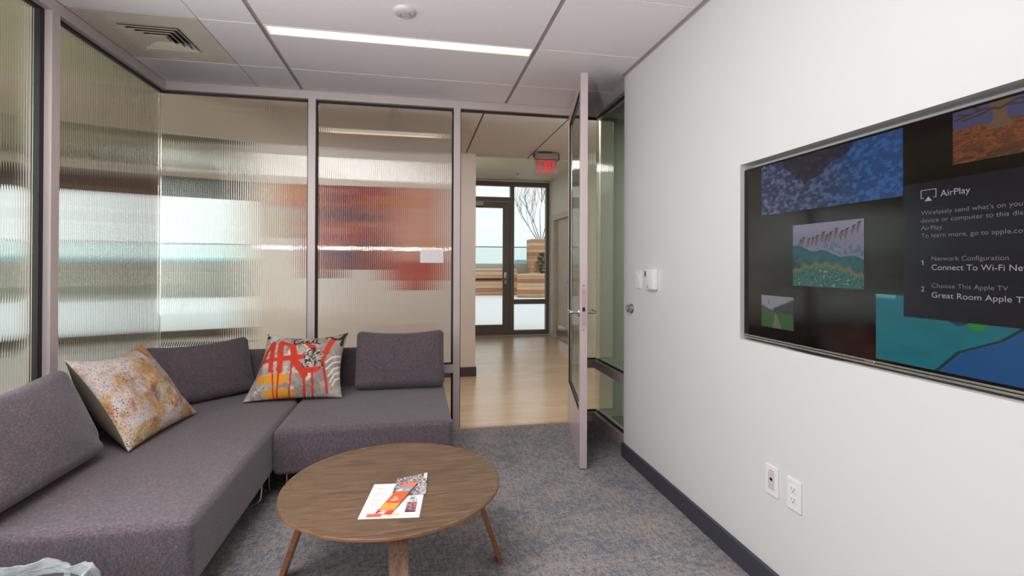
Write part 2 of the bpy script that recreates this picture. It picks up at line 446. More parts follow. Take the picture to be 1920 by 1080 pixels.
# ------------------------------------------------------------------ ROOM SHELL
H = 2.55; XL = -3.086; XR = .0586; ZH = 2.4919; J1, J2 = -1.0819, -1.031; YE = -.741; YB = -5.45; GY = .048; GX = -3.134; GXR = .105
struct('floor', box(nb(), (-3.2, YB, -.08), (.16, -.0, 0)), M['carpet'], 'mottled blue grey and tan carpet floor of the lounge', 'floor')
# ceiling: bevelled tiles hung below a plenum slab, grey reveals between the bays
bm = nb()
tx = [XL, -2.489, -2.189, -.674, 0.16]
ty = [0.0, -.405, -1.0133, -1.6253, -2.237, -2.849, -3.461, -4.073, -4.685, YB]
for i in range(len(tx)-1):
    for j in range(len(ty)-1):
        x0, x1, y1, y0 = tx[i], tx[i+1], ty[j], ty[j+1]
        if i == 0 and j == 1: continue              # air diffuser sits here
        if i == 2 and j == 1: y1, y0 = ty[j], -.893; box(bm, (x0+.012, y0+.002, H), (x1-.012, y1-.002, H+.02), .002, 1); continue
        gx0 = .012 if x0 in (-2.189, -.674) else .002; gx1 = .012 if x1 in (-2.189, -.674) else .002
        box(bm, (x0+gx0, y0+.002, H), (x1-gx1 - (.02 if x1 > 0 and y0 < YE else 0), y1-.002, H+.02), .002, 1)
ce = struct('ceiling', bm, M['tile'], 'white acoustic tile ceiling of the lounge with grey reveals', 'ceiling')
bm = nb()
box(bm, (XL-.1, YB, H+.06), (.2, .1, H+.1))
obj('plenum', bm, M['plenum'], ce)
bm = nb()
for x in (-2.189, -.674):
    box(bm, (x-.0115, YB, H+.008), (x+.0115, 0, H+.022)); box(bm, (x-.0115, YB, H+.003), (x-.009, 0, H+.01)); box(bm, (x+.009, YB, H+.003), (x+.0115, 0, H+.01))
obj('main_tee', bm, M['reveal'], ce)
bm = nb()
for y in ty[1:-1]:
    for a, b in zip(tx, tx[1:]):
        if y == -1.0133 and a == -2.189: continue
        box(bm, (a+.012, y-.0035, H+.002), (b-.012, y+.0035, H+.016))
box(bm, (-2.4925, -1.01, H+.002), (-2.4855, -.405, H+.016))
obj('cross_tee', bm, M['tbar'], ce)

# right wall with television recess
TY0, TY1, TZ0, TZ1 = -3.19, -1.945, .96, 1.707
bm = nb()
box(bm, (0, YB, 0), (.12, TY0, H-.012)); box(bm, (0, TY1, 0), (.12, YE, H-.012))
box(bm, (0, TY0, 0), (.12, TY1, TZ0)); box(bm, (0, TY0, TZ1), (.12, TY1, H-.012)); box(bm, (.068, TY0, TZ0), (.12, TY1, TZ1))
struct('wall_right', bm, M['wall'], 'white painted wall on the right with a recess for the television', 'wall')
bm = nb(); box(bm, (-.002, YB, H-.014), (.12, YE, H-.001)); box(bm, (-.018, YB, H-.003), (.0, YE, H+.002))
struct('trim_1', bm, M['reveal'], 'grey reveal strip where the right wall meets the ceiling', 'trim')
bm = nb(); box(bm, (-.017, YB, 0), (0.004, YE+.004, .0923), .002, 1)
struct('baseboard_right', bm, M['darkbase'], 'charcoal baseboard along the white right wall', 'baseboard')
struct('wall_rear', box(nb(), (-3.2, YB-.12, 0), (.16, YB, H)), M['wall'], 'white wall behind the camera', 'wall')

# fluted glass panel; axis 'x' = panel in the XZ plane, 'y' = panel in the YZ plane; ribs face the room
def fluted(name, axis, a0, a1, z0, z1, c, side, parent, pitch=.015, sag=.0011, th=.008, seg=8):
    bm = nb(); n = max(1, round((a1-a0)/pitch)); p = (a1-a0)/n; pts = []
    for i in range(n):
        for k in range(seg):
            t = k/seg; pts.append((a0+(i+t)*p, sag*(1-(2*t-1)**2)))
    pts.append((a1, 0))
    rows = []
    for z in (z0, z1):
        f, b = [], []
        for a, s in pts:
            d = c+side*(th/2+s); e = c-side*th/2
            f.append(bm.verts.new((a, d, z) if axis == 'x' else (d, a, z))); b.append(bm.verts.new((a, e, z) if axis == 'x' else (e, a, z)))
        rows.append((f, b))
    (f0, b0), (f1, b1) = rows
    for i in range(len(pts)-1):
        bm.faces.new((f0[i], f0[i+1], f1[i+1], f1[i])); bm.faces.new((b0[i+1], b0[i], b1[i], b1[i+1]))
        bm.faces.new((f0[i+1], f0[i], b0[i], b0[i+1])); bm.faces.new((f1[i], f1[i+1], b1[i+1], b1[i]))
    bm.faces.new((f0[0], f1[0], b1[0], b0[0])); bm.faces.new((f0[-1], b0[-1], b1[-1], f1[-1]))
    return obj(name, bm, M['flute'], parent, 30)

# back partition
FD = .10
bm = nb()
box(bm, (XL, 0, ZH), (XR, FD, H)); box(bm, (XL-FD, .006, H-.001), (XR+FD, FD+.02, H+.09))
for a, b in ((-2.1486, -2.0974), (J1, J2)): box(bm, (a, 0, 0), (b, FD, ZH))
box(bm, (-.115, 0.002, 0), (-.063, FD, ZH))
for a, b in ((XL, -2.1486), (-2.0974, J1), (-.063, XR)):
    box(bm, (a, .002, .437), (b, FD-.002, .50)); box(bm, (a, .002, 0), (b, FD-.002, .073))
wb = struct('wall_back', bm, M['alu'], 'brushed aluminium framed reeded glass partition at the back of the lounge', 'partition')
bays = [(GX, -2.1486), (-2.0974, J1), (-.063, GXR)]
bm = nb()
for a, b in bays:
    a_, b_ = a, b
    for z in (ZH-.012,): box(bm, (a_, GY-.014, z), (b_, GY+.014, z+.0125))
    for z in (.498, .072): box(bm, (a_, GY-.012, z), (b_, GY+.012, z+.010))
    box(bm, (a_, GY-.012, .428), (b_, GY+.012, .4375))
for x in (-2.1486-.012, -2.0974, J1-.012): box(bm, (x, GY-.012, .0), (x+.012, GY+.012, ZH))
box(bm, (J2, GY-.02, 0), (J2+.007, GY+.02, ZH)); box(bm, (J2, GY-.02, ZH-.010), (-.115, GY+.02, ZH)); box(bm, (-.063, GY-.012, 0), (-.053, GY+.012, ZH))
obj('gasket', bm, M['gasket'], wb)
for a, b in bays:
    fluted('glass_pane', 'x', a+.003, b-.003 if b < 0 else b, .503, ZH-.004, GY, -1, wb)
    fluted('glass_pane', 'x', a+.003, b-.003 if b < 0 else b, .078, .433, GY, -1, wb)
obj('strike_plate', box(nb(), (J2-.001, .012, .975), (J2+.004, .04, 1.075), .001, 1), M['black'], wb)
# left partition
bm = nb()
box(bm, (XL-FD, YB, ZH), (XL, FD, H)); box(bm, (XL-FD-.02, YB, H-.001), (XL-.006, .02, H+.09))
for y0, y1 in ((-1.095, -1.040), (-2.35, -2.295), (-3.6, -3.545), (-4.85, -4.795)): box(bm, (XL-FD, y0, 0), (XL, y1, ZH))
box(bm, (XL-FD, YB, .437), (XL-.002, 0.05, .50)); box(bm, (XL-FD, YB, 0), (XL-.002, 0.05, .073))
wlft = struct('wall_left', bm, M['alu'], 'brushed aluminium framed reeded glass partition along the left of the lounge', 'partition')
bm = nb(); lb = [(-1.040, .048), (-2.295, -1.095), (-3.545, -2.35), (-4.795, -3.6), (YB, -4.85)]
for y0, y1 in lb:
    e1 = y1
    box(bm, (GX-.014, y0, ZH-.012), (GX+.014, e1, ZH+.0005)); box(bm, (GX-.012, y0, .498), (GX+.012, e1, .508)); box(bm, (GX-.012, y0, .072), (GX+.012, e1, .082))
for y in (-1.125,): box(bm, (GX-.016, y, 0), (GX+.016, y+.03, ZH))
obj('gasket', bm, M['gasket'], wlft)
for y0, y1 in lb:
    fluted('glass_pane', 'y', y0+.003, y1-(.003 if y1 < 0 else .006), .503, ZH-.004, GX, 1, wlft)
    fluted('glass_pane', 'y', y0+.003, y1-(.003 if y1 < 0 else .006), .078, .433, GX, 1, wlft)
# right glass return between the white wall and the back partition
bm = nb()
box(bm, (XR, YE-.05, ZH), (XR+FD, FD, H)); box(bm, (XR+.006, YE-.05, H-.001), (XR+FD+.02, FD, H+.09)); box(bm, (XR+.002, YE-.05, .437), (XR+FD, .05, .50)); box(bm, (XR+.002, YE-.05, 0), (XR+FD, .05, .073))
wr = struct('wall_return', bm, M['alu'], 'aluminium framed glass return beyond the end of the white wall', 'partition')
bm = nb()
for z in (ZH-.012, .498, .072): box(bm, (GXR-.013, YE-.04, z), (GXR+.013, -.0, z+.0115))
obj('gasket', bm, M['gasket'], wr)
for za, zb in ((.503, ZH-.004), (.078, .433)): obj('glass_pane', box(nb(), (GXR-.005, YE-.04, za), (GXR+.005, .042, zb)), M['flatglass'], wr)

# open door leaf, hinged on the right jamb
ang = math.atan2(-.895, -.205)
hx, hy = -.135, -.012
ddir = Vector((math.cos(ang), math.sin(ang), 0)); dn = Vector((-ddir.y, ddir.x, 0))
if dn.x > 0: dn = -dn
DM = frame((hx, hy, 0), ddir, (0, 0, 1))            # local x along leaf, y up, z = normal
LW, LT, LZ0, LZ1 = .915, .045, .008, 2.478
d1 = thing('door_1', (hx, hy, 0), 'open aluminium framed glass door leaf swung into the lounge', 'door', None, 'structure')
bm = nb()
def dbox(lo, hi, bev=0): box(bm, lo, hi, bev, 2, DM)
st = .068
dbox((0, LZ0, -LT/2), (st, LZ1, LT/2), .0015); dbox((LW-st, LZ0, -LT/2), (LW, LZ1, LT/2), .0015)
dbox((st, LZ0, -LT/2), (LW-st, .345, LT/2)); dbox((st, LZ1-.085, -LT/2), (LW-st, LZ1, LT/2))
obj('door_frame', bm, M['alu2'], d1)
bm = nb()
for s in (-1, 1):
    z0, z1 = sorted((s*LT/2, s*(LT/2-.012)))
    dbox((st, .345, z0), (st+.005, LZ1-.085, z1)); dbox((LW-st-.005, .345, z0), (LW-st, LZ1-.085, z1)); dbox((st, .345, z0), (LW-st, .353, z1)); dbox((st, LZ1-.093, z0), (LW-st, LZ1-.085, z1))
obj('gasket', bm, M['gasket'], d1)
dp = fluted('glass_pane', 'x', st+.002, LW-st-.002, .347, LZ1-.087, 0, -1, None)
dp.data.materials[0] = M['doorflute']
dp.data.transform(DM @ Matrix(((1, 0, 0, 0), (0, 0, 1, 0), (0, -1, 0, 0), (0, 0, 0, 1)))); dp.parent = d1; dp.matrix_parent_inverse = Matrix.Translation(-d1.location)
bm = nb(); dbox((LW-.0005, .895, -.0135), (LW+.002, 1.125, .0135), .0008); lp = obj('latch_plate', bm, M['pinkplate'], d1); lp['label'] = 'pinkish steel latch plate'
bm = nb(); dbox((LW+.001, .985, -.008), (LW+.003, 1.012, .008)); obj('latch_bolt', bm, M['black'], lp)
bm = nb()
for z in (.872, .915, 1.105, 1.148): lathe(bm, [(0, .003), (.004, .003), (.005, .0015), (.005, 0)], DM @ Matrix.Translation((LW, z, 0)) @ Matrix.Rotation(PI/2, 4, 'Y'), 10)
obj('screw', bm, M['steel'], lp)
for s in (-1, 1):
    bm = nb()
    lathe(bm, [(0, .008), (.026, .008), (.027, .006), (.027, 0)], DM @ Matrix.Translation((LW-.06, .975, s*LT/2)) @ (Matrix.Rotation(PI, 4, 'X') if s < 0 else Matrix.Identity(4)), 24)
    path = bend([(LW-.06, .975, s*LT/2), (LW-.06, .975, s*(LT/2+.058)), (LW-.185, .975, s*(LT/2+.058))], .014)
    tube(bm, [DM @ p for p in path], .0095, 14)
    obj('lever_handle', bm, M['steel'], d1, 40)
bm = nb()
for z in (.25, 1.25, 2.25): tube(bm, [(hx+.012, hy-.002, z-.05), (hx+.012, hy-.002, z+.05)], .008, 10)
obj('hinge', bm, M['steel'], d1, 40)

# ------------------------------------------------------------------ CORRIDOR, VESTIBULE, GREAT ROOM
fl = struct('floor_corridor', box(nb(), (-10.2, 0, -.09), (1.2, 4.95, -.002)), M['oak'], 'pale oak plank floor of the corridor outside the lounge', 'floor')
bm = nb(); quadprism(bm, [(-10.2, 4.95), (-1.1, 4.95), (-1.1, 7.3), (-10.2, 4.4)], -.09, -.002); box(bm, (-10.2, -6, -.09), (-3.2, 0, -.002))
struct('floor_great_room', bm, M['oak'], 'pale oak plank floor of the great room beyond the reeded glass', 'floor')
bm = nb(); box(bm, (J2, -.004, -.02), (-.115, .02, .004), .002, 1); struct('trim_2', bm, walnut('oak_threshold', (150, 112, 78), (196, 152, 112), (214, 176, 138), (2, 20, 20)), 'pale oak threshold strip in the doorway', 'trim')
bm = nb(); box(bm, (-3.17, 1.8, 0), (-.695, 1.95, 2.95)); struct('wall_corridor', bm, M['wall2'], 'beige corridor wall opposite the glass partition', 'wall')
bm = nb(); box(bm, (-3.18, 1.786, 0), (-.683, 1.962, .105), .002, 1); struct('baseboard_corridor', bm, M['darkbase2'], 'dark plum baseboard around the end of the corridor wall', 'baseboard')
bm = nb(); box(bm, (-1.25, 1.95, 0), (-1.1, 7.3, 2.95)); box(bm, (-1.1, 4.9, 0), (-.7, 5.02, 2.95)); struct('wall_vestibule_left', bm, M['vest'], 'beige wall on the left of the vestibule', 'wall')
DY0, DY1 = 3.62, 4.62
bm = nb(); box(bm, (1.04, FD, 0), (1.16, DY0, 2.85)); box(bm, (1.04, DY1, 0), (1.16, 5.02, 2.85)); box(bm, (1.04, DY0, 2.11), (1.16, DY1, 2.85)); box(bm, (XR+FD, FD-.02, 0), (1.16, FD+.02, 2.6))
struct('wall_vestibule_right', bm, M['vest'], 'beige wall on the right of the vestibule', 'wall')
# corridor ceiling: tiles with dark tees, ends along an angled bulkhead
bm = nb(); xs = [-2.525, -1.55, -.81, -.06, .68, 1.04]
for a, b in zip(xs, xs[1:]): box(bm, (a+.008, FD, 2.55), (b-.008, 1.93, 2.57), .002, 1)
quadprism(bm, [(-4.3, FD), (-2.533, FD), (-2.533, 1.835), (-4.3, 1.38)], 2.55, 2.57)
cc = struct('ceiling_corridor', bm, M['tile2'], 'white tile ceiling over the corridor', 'ceiling')
bm = nb(); box(bm, (-4.3, FD, 2.562), (1.04, 1.93, 2.58)); obj('main_tee', bm, M['plenum'], cc)
bm = nb(); box(bm, (-.7, 1.93, 2.548), (1.04, 1.96, 2.84)); quadprism(bm, [(-2.525, 1.839), (-2.525, 1.87), (-4.3, 1.41), (-4.3, 1.38)], 2.548, 2.95); quadprism(bm, [(-4.3, 1.41), (-4.33, 1.41), (-4.33, -6), (-4.3, -6)], 2.548, 2.95)
struct('trim_3', bm, M['wall2'], 'bulkhead fascia where the corridor ceiling ends', 'trim')
bm = nb(); box(bm, (-4.3, -6, 2.55), (XL-FD, FD, 2.57)); struct('ceiling_side_aisle', bm, M['greatceil'], 'cream ceiling outside the left reeded glass', 'ceiling')
struct('ceiling_vestibule', box(nb(), (-1.1, 1.96, 2.80), (1.16, 5.0, 2.84)), M['vest'], 'plain painted ceiling of the vestibule', 'ceiling')
struct('ceiling_great_room', quadprism(nb(), [(-10.2, -6), (-4.3, -6), (-4.3, 1.39), (-2.525, 1.85), (-1.1, 1.95), (-1.1, 7.4), (-10.2, 4.5)], 2.95, 3.0), M['greatceil'], 'cream ceiling of the great room', 'ceiling')
bm = nb(); box(bm, (-10.3, -6, 0), (-10.15, 4.5, 3)); box(bm, (-10.3, -6.1, 0), (-3.2, -5.95, 3)); struct('wall_great_room', bm, M['wall2'], 'beige far wall of the great room', 'wall')
bm = nb(); box(bm, (.16, YB, 0), (.2, YE-.06, 2.6)); box(bm, (2.4, YB, 0), (2.5, FD, 2.6)); box(bm, (.16, -2.6, 0), (2.4, -2.5, 2.6)); box(bm, (.2, -2.5, 2.56), (2.4, FD, 2.62))
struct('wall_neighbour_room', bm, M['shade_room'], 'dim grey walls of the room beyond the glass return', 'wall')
struct('floor_neighbour_room', box(nb(), (.16, -2.6, -.08), (2.4, FD, -.001)), M['carpet'], 'dark carpet of the neighbouring room', 'floor')

# great-room window wall (runs at a slight angle)
fa = lambda x: 5.741+.317*(x+5.719)
fdir = Vector((1, .317, 0)).normalized()
FM = frame((-10.15, fa(-10.15), 0), fdir, (0, 0, 1)); FLEN = (Vector((-1.15, fa(-1.15), 0))-Vector((-10.15, fa(-10.15), 0))).length
w1 = thing('window_1', (-10.15, fa(-10.15), 0), 'dark framed full height window wall of the great room', 'window', None, 'structure')
bm = nb(); nbay = 5
box(bm, (0, 0, -.05), (FLEN, .09, .05), 0, 2, FM); box(bm, (0, 2.46, -.05), (FLEN, 2.56, .05), 0, 2, FM)
for i in range(nbay+1): box(bm, (max(0, FLEN*i/nbay-.03), 0, -.05), (min(FLEN, FLEN*i/nbay+.03), 2.5, .05), 0, 2, FM)
obj('window_frame', bm, M['bronze'], w1)
bm = nb(); box(bm, (0, 2.54, -.12), (FLEN, 2.80, .08), 0, 2, FM); obj('head_beam', bm, M['beam'], w1)
bm = nb(); box(bm, (0, 2.80, -.12), (FLEN, 3.0, .08), 0, 2, FM); obj('head_fascia', bm, M['wall2'], w1)
for i in range(nbay):
    bm = nb(); box(bm, (FLEN*i/nbay+.03, .09, -.003), (FLEN*(i+1)/nbay-.03, 2.46, .003), 0, 2, FM); obj('glass_pane', bm, M['pane'], w1)

# vestibule storefront: exterior door, transom, sidelight
SY = 4.95
w2 = thing('window_2', (.68, SY, 0), 'dark bronze storefront frame with transom and tall sidelight at the corridor end', 'window', None, 'structure')
bm = nb()
box(bm, (-.72, SY, 2.705), (1.04, SY+.1, 2.785)); box(bm, (.315, SY, 0), (.385, SY+.1, 2.705)); box(bm, (.985, SY, 0), (1.04, SY+.1, 2.705)); box(bm, (-.72, SY, 0), (-.665, SY+.1, 2.705))
box(bm, (-.665, SY, 2.425), (.315, SY+.1, 2.50)); box(bm, (.385, SY, .56), (.985, SY+.1, .645)); box(bm, (.385, SY, 0), (.985, SY+.1, .085))
obj('window_frame', bm, M['bronze'], w2)
for lo, hi in (((-.665, SY+.05, 2.5), (.315, SY+.056, 2.705)), ((.385, SY+.05, .645), (.985, SY+.056, 2.705)), ((.385, SY+.05, .085), (.985, SY+.056, .56))):
    obj('glass_pane', box(nb(), lo, hi), M['pane'], w2)
obj('head_panel', box(nb(), (-.72, SY, 2.785), (1.04, SY+.1, 2.86)), M['vest'], w2)
d2 = thing('door_2', (-.665, SY, 0), 'dark bronze framed glass exterior door at the corridor end', 'door', None, 'structure')
bm = nb(); y0, y1 = SY+.02, SY+.07
box(bm, (.182, y0, .012), (.31, y1, 2.415), .003, 1); box(bm, (-.66, y0, .012), (-.53, y1, 2.415), .003, 1); box(bm, (-.53, y0, 2.305), (.182, y1, 2.415)); box(bm, (-.53, y0, .012), (.182, y1, .19))
obj('door_frame', bm, M['bronze'], d2)
obj('glass_pane', box(nb(), (-.53, SY+.042, .19), (.182, SY+.048, 2.305)), M['pane'], d2)
bm = nb(); tube(bm, [(-.6, SY-.02, 1.015), (.24, SY-.02, 1.015)], .022, 10); box(bm, (-.62, SY-.03, .985), (-.56, SY+.02, 1.045)); obj('push_bar', bm, M['bronze'], d2, 40)
bm = nb(); box(bm, (.20, SY-.012, .93), (.255, SY+.022, 1.14), .006); tube(bm, bend([(.228, SY-.012, 1.0), (.228, SY-.07, 1.0), (.13, SY-.07, 1.0)], .02), .011, 10); obj('lever_handle', bm, M['steel'], d2, 40)
bm = nb(); box(bm, (-.36, SY-.05, 2.335), (-.185, SY+.02, 2.40), .008); obj('door_closer', bm, plain('closer_tan', (190, 176, 152), .5), d2)
bm = nb(); box(bm, (-.66, SY-.005, 0), (.315, SY+.1, .012)); obj('threshold', bm, M['bronze'], d2)
# corridor side door in the vestibule right wall
d3 = thing('door_3', (1.04, DY0, 0), 'pale painted side door with steel kick plate in the vestibule', 'door', None, 'structure')
doorpaint = plain('door_paint', (196, 186, 172), .5)
bm = nb(); box(bm, (1.02, DY1-.05, 0), (1.17, DY1+.05, 2.16)); box(bm, (1.02, DY0-.05, 0), (1.17, DY0+.05, 2.16)); box(bm, (1.02, DY0+.05, 2.06), (1.17, DY1-.05, 2.16)); obj('door_frame', bm, doorpaint, d3)
bm = nb(); box(bm, (1.07, DY0+.05, .005), (1.115, DY1-.05, 2.06)); obj('door_leaf', bm, doorpaint, d3)
bm = nb(); box(bm, (1.066, DY0+.08, .03), (1.071, DY1-.09, .24), .001, 1); obj('kick_plate', bm, M['steel'], d3)
bm = nb(); tube(bm, bend([(1.07, DY0+.13, 1.0), (1.01, DY0+.13, 1.0), (1.01, DY0+.26, 1.0)], .015), .01, 10); obj('lever_handle', bm, M['steel'], d3, 40)

# exit sign
ex = thing('exit_sign', (.08, 1.55, 2.55), 'hanging edge lit EXIT sign with red letters over the corridor', 'sign')
bm = nb(); box(bm, (0.0, 1.52, 2.532), (.13, 1.62, 2.551), .003); obj('canopy', bm, M['black'], ex)
bm = nb(); box(bm, (-.062, 1.53, 2.464), (.212, 1.60, 2.532), .004); hs = obj('housing', bm, plain('sign_housing', (118, 104, 100), .5, .4), ex)
for xa in (-.072, .210): obj('end_cap', box(nb(), (xa, 1.527, 2.46), (xa+.012, 1.603, 2.536), .002), M['black'], hs)
bm = nb(); box(bm, (-.055, 1.556, 2.31), (.205, 1.562, 2.464), .001, 1); obj('acrylic_panel', bm, M['acrylic'], ex)
XM = frame((-.018, 1.555, 2.3125), (1, 0, 0), (0, 0, 1))
bm = nb()
kk = [0]
def stroke(x0, z0, x1, z1, wd=.0):
    kk[0] += 1
    a, b = Vector((x0, z0, 0)), Vector((x1, z1, 0)); d = (b-a).normalized(); n = Vector((-d.y, d.x, 0))*.0105
    vs = [XM @ (p+Vector((0, 0, k))) for k in (0, .003+.0004*kk[0]) for p in (a-n, b-n, b+n, a+n)]
    v = [bm.verts.new(x) for x in vs]
    for f in ((0, 1, 2, 3), (7, 6, 5, 4), (0, 4, 5, 1), (1, 5, 6, 2), (2, 6, 7, 3), (3, 7, 4, 0)): bm.faces.new([v[i] for i in f])
h_ = .146
for s in ((.008, 0, .008, h_), (.0, h_-.01, .045, h_-.01), (0, h_/2, .036, h_/2), (0, .01, .045, .01),
          (.06, 0, .104, h_), (.104, 0, .06, h_), (.125, 0, .125, h_), (.145, h_-.01, .195, h_-.01), (.17, 0, .17, h_)): stroke(*s)
obj('lettering', bm, M['exitred'], ex)
for pts in (((-.014, .094), (-.034, .074), (-.014, .054)), ((.201, .094), (.221, .074), (.201, .054))):
    bm = nb(); n_ = len(pts); L_ = []
    for i, (x_, z_) in enumerate(pts):
        o_ = .0075 if i == 1 else .0052; sg = 1 if pts[1][0] < 0 else -1
        L_.append([bm.verts.new(XM @ Vector((x_+d_, z_, k_))) for d_, k_ in ((-o_, 0), (o_, 0), (o_, .003), (-o_, .003))])
    for A_, B_ in zip(L_, L_[1:]):
        for k in range(4): bm.faces.new((A_[k], A_[(k+1) % 4], B_[(k+1) % 4], B_[k]))
    bm.faces.new(L_[0]); bm.faces.new(L_[-1][::-1]); obj('chevron', bm, M['exitred'], ex)
# vestibule sprinkler
bm = nb(); lathe(bm, [(0, -.035), (.03, -.035), (.03, -.03), (.012, -.028), (.01, -.006), (.035, -.004), (.036, 0)], Matrix.Translation((.30, 4.25, 2.80)), 20)
tag(obj('sprinkler', bm, M['steel'], None, 40), 'small steel sprinkler head on the vestibule ceiling', 'sprinkler')

# mural on the corridor wall, stepped outline
def mural(u, v):
    X = -2.89+u*1.86; Z = .96+v*1.2
    C = np.zeros(u.shape+(3,))+np.array((158, 54, 42))
    n = fbm(X*4, Z*5); n2 = fbm(X*2.3+9, Z*3.1+4)
    C = lay(C, sst(.45, .65, n2), (126, 44, 44)); C = lay(C, sst(.55, .7, n), (96, 44, 66))
    C = lay(C, sst(-1.8, -1.5, X+.25*(n-.5)), (212, 154, 142)); C = lay(C, sst(-1.75, -1.6, X)*sst(1.36, 1.26, Z), (178, 58, 36))
    C = lay(C, sst(-2.3, -2.55, X)*sst(1.85, 1.95, Z), (196, 122, 56)); C = lay(C, sst(-2.4, -2.6, X)*sst(1.95, 1.85, Z), (186, 164, 148))
    C = lay(C, sst(.55, .62, vnoise(X*6, Z*14))*.5, (206, 128, 70))
    return C
def mural_cut(name):
    o = sheet(name, [(-2.89, 1.797, .96), (-1.03, 1.797, .96), (-1.03, 1.797, 2.16), (-2.89, 1.797, 2.16)], 120, 90, mural, M['mural'], None, .004)
    bm = bmesh.new(); bm.from_mesh(o.data); kill = []
    for f in bm.faces:
        c = f.calc_center_median(); X, Z = c.x, c.z
        low = 1.22
        if -2.5 < X < -2.2: low = 1.12
        if X > -1.72: low = 1.10
        if -1.55 < X < -1.2: low = .99
        if X < -2.55: low = 1.55
        hi = 2.13
        if Z < low or Z > hi: kill.append(f)
    bmesh.ops.delete(bm, geom=kill, context='FACES'); bm.to_mesh(o.data); bm.free(); return o
tag(mural_cut('wall_mural'), 'red and orange abstract mural on the corridor wall behind the reeded glass', 'mural')
# notice taped on the glass
bm = nb(); box(bm, (-1.335, GY-.0085, 1.289), (-1.158, GY-.0070, 1.394), 0)
tag(obj('paper_notice', bm, plain('white_paper', (236, 232, 236), .6, 0, .01)), 'blank white paper notice taped to the reeded glass', 'notice')

# ------------------------------------------------------------------ CEILING FITTINGS
def slot(name, x0, x1, y0, y1, z, mat, label, group):
    t = thing(name, ((x0+x1)/2, (y0+y1)/2, z), label, 'ceiling light', group)
    bm = nb(); e = .008
    box(bm, (x0, y0, z-.001), (x1, y0+e, z+.045)); box(bm, (x0, y1-e, z-.001), (x1, y1, z+.045)); box(bm, (x0, y0+e, z-.001), (x0+e, y1-e, z+.045)); box(bm, (x1-e, y0+e, z-.001), (x1, y1-e, z+.045))
    obj('light_frame', bm, M['white'], t)
    bm = nb(); box(bm, (x0+e, y0+e, z+.02), (x1-e, y1-e, z+.03)); obj('diffuser', bm, mat, t); return t
slot('ceiling_light', -2.175, -.688, -1.008, -.895, H, M['slot'], 'glowing warm linear slot light in the lounge ceiling', 'linear slot lights')
slot('ceiling_light', -2.25, -1.12, 1.02, 1.10, 2.526, M['slot2'], 'dim warm slot light in the corridor ceiling behind the glass', 'linear slot lights')
# air diffuser
vt = thing('air_diffuser', (-2.79, -.71, H), 'square grey louvred air diffuser in the ceiling corner', 'air vent')
bm = nb(); X0, X1, Y0, Y1 = -3.083, -2.493, -1.008, -.410
def ring(bm, x0, x1, y0, y1, wd, z0, z1, zin=None):
    """square ring; zin drops its inner edge"""
    zin = z0 if zin is None else zin
    O = [(x0, y0), (x1, y0), (x1, y1), (x0, y1)]; I = [(x0+wd, y0+wd), (x1-wd, y0+wd), (x1-wd, y1-wd), (x0+wd, y1-wd)]
    a = [bm.verts.new((*p, z0)) for p in O]; b = [bm.verts.new((*p, zin)) for p in I]; c = [bm.verts.new((*p, z0+z1)) for p in O]; d = [bm.verts.new((*p, zin+z1)) for p in I]
    for k in range(4):
        j = (k+1) % 4
        bm.faces.new((a[k], a[j], b[j], b[k])); bm.faces.new((c[j], c[k], d[k], d[j])); bm.faces.new((a[j], a[k], c[k], c[j])); bm.faces.new((b[k], b[j], d[j], d[k]))
    return bm
cx, cy = -2.795, -.705
hw = .150
bm = nb()
O = [(X0, Y0), (X1, Y0), (X1, Y1), (X0, Y1)]; I = [(cx-hw-.035, cy-hw-.035), (cx+hw+.035, cy-hw-.035), (cx+hw+.035, cy+hw+.035), (cx-hw-.035, cy+hw+.035)]
I2 = [(cx-hw, cy-hw), (cx+hw, cy-hw), (cx+hw, cy+hw), (cx-hw, cy+hw)]
lv = [[bm.verts.new((*p, z)) for p in L] for L, z in ((O, H+.02), (O, H), (I, H), (I2, H+.006), (I2, H+.05))]
for A, B in zip(lv, lv[1:]):
    for k in range(4): bm.faces.new((A[k], A[(k+1) % 4], B[(k+1) % 4], B[k]))
obj('face_plate', bm, M['vent'], vt)
for k, s in enumerate((.146, .116, .086, .056)):
    bm = nb(); ring(bm, cx-s, cx+s, cy-s, cy+s, .017, H-.002, .003, H+.010); obj('louvre', bm, M['vent'], vt)
obj('centre_plate', box(nb(), (cx-.038, cy-.038, H+.002), (cx+.038, cy+.038, H+.006), .001, 1), M['vent'], vt)
obj('throat', box(nb(), (cx-hw, cy-hw, H+.048), (cx+hw, cy+hw, H+.052)), M['black'], vt)
# smoke detector
sd = thing('smoke_detector', (-1.43, -1.306, H), 'small round white smoke detector on the ceiling', 'smoke detector')
TM = Matrix.Translation((-1.43, -1.306, H))
bm = nb(); lathe(bm, [(0, -.018), (.040, -.018), (.052, -.012), (.056, -.004), (.057, .0005)], TM, 40); obj('housing', bm, M['offwhite'], sd, 40)
bm = nb(); lathe(bm, [(.022, -.018), (.026, -.0215), (.030, -.018)], TM @ Matrix.Translation((.004, .006, 0)), 30); lathe(bm, [(0, -.021), (.006, -.020), (.007, -.017)], TM @ Matrix.Translation((.02, -.02, 0)), 14); obj('sensor_ring', bm, plain('grey_ring', (165, 158, 158), .4), sd, 40)

# ------------------------------------------------------------------ RIGHT-WALL FITTINGS
WM = lambda y, z: frame((0, y, z), (0, -1, 0), (0, 0, 1))      # local x to the right in view, y up, z out of the wall
def wbox(bm, y, z, lo, hi, bev=.0): return box(bm, lo, hi, bev, 2, WM(y, z))
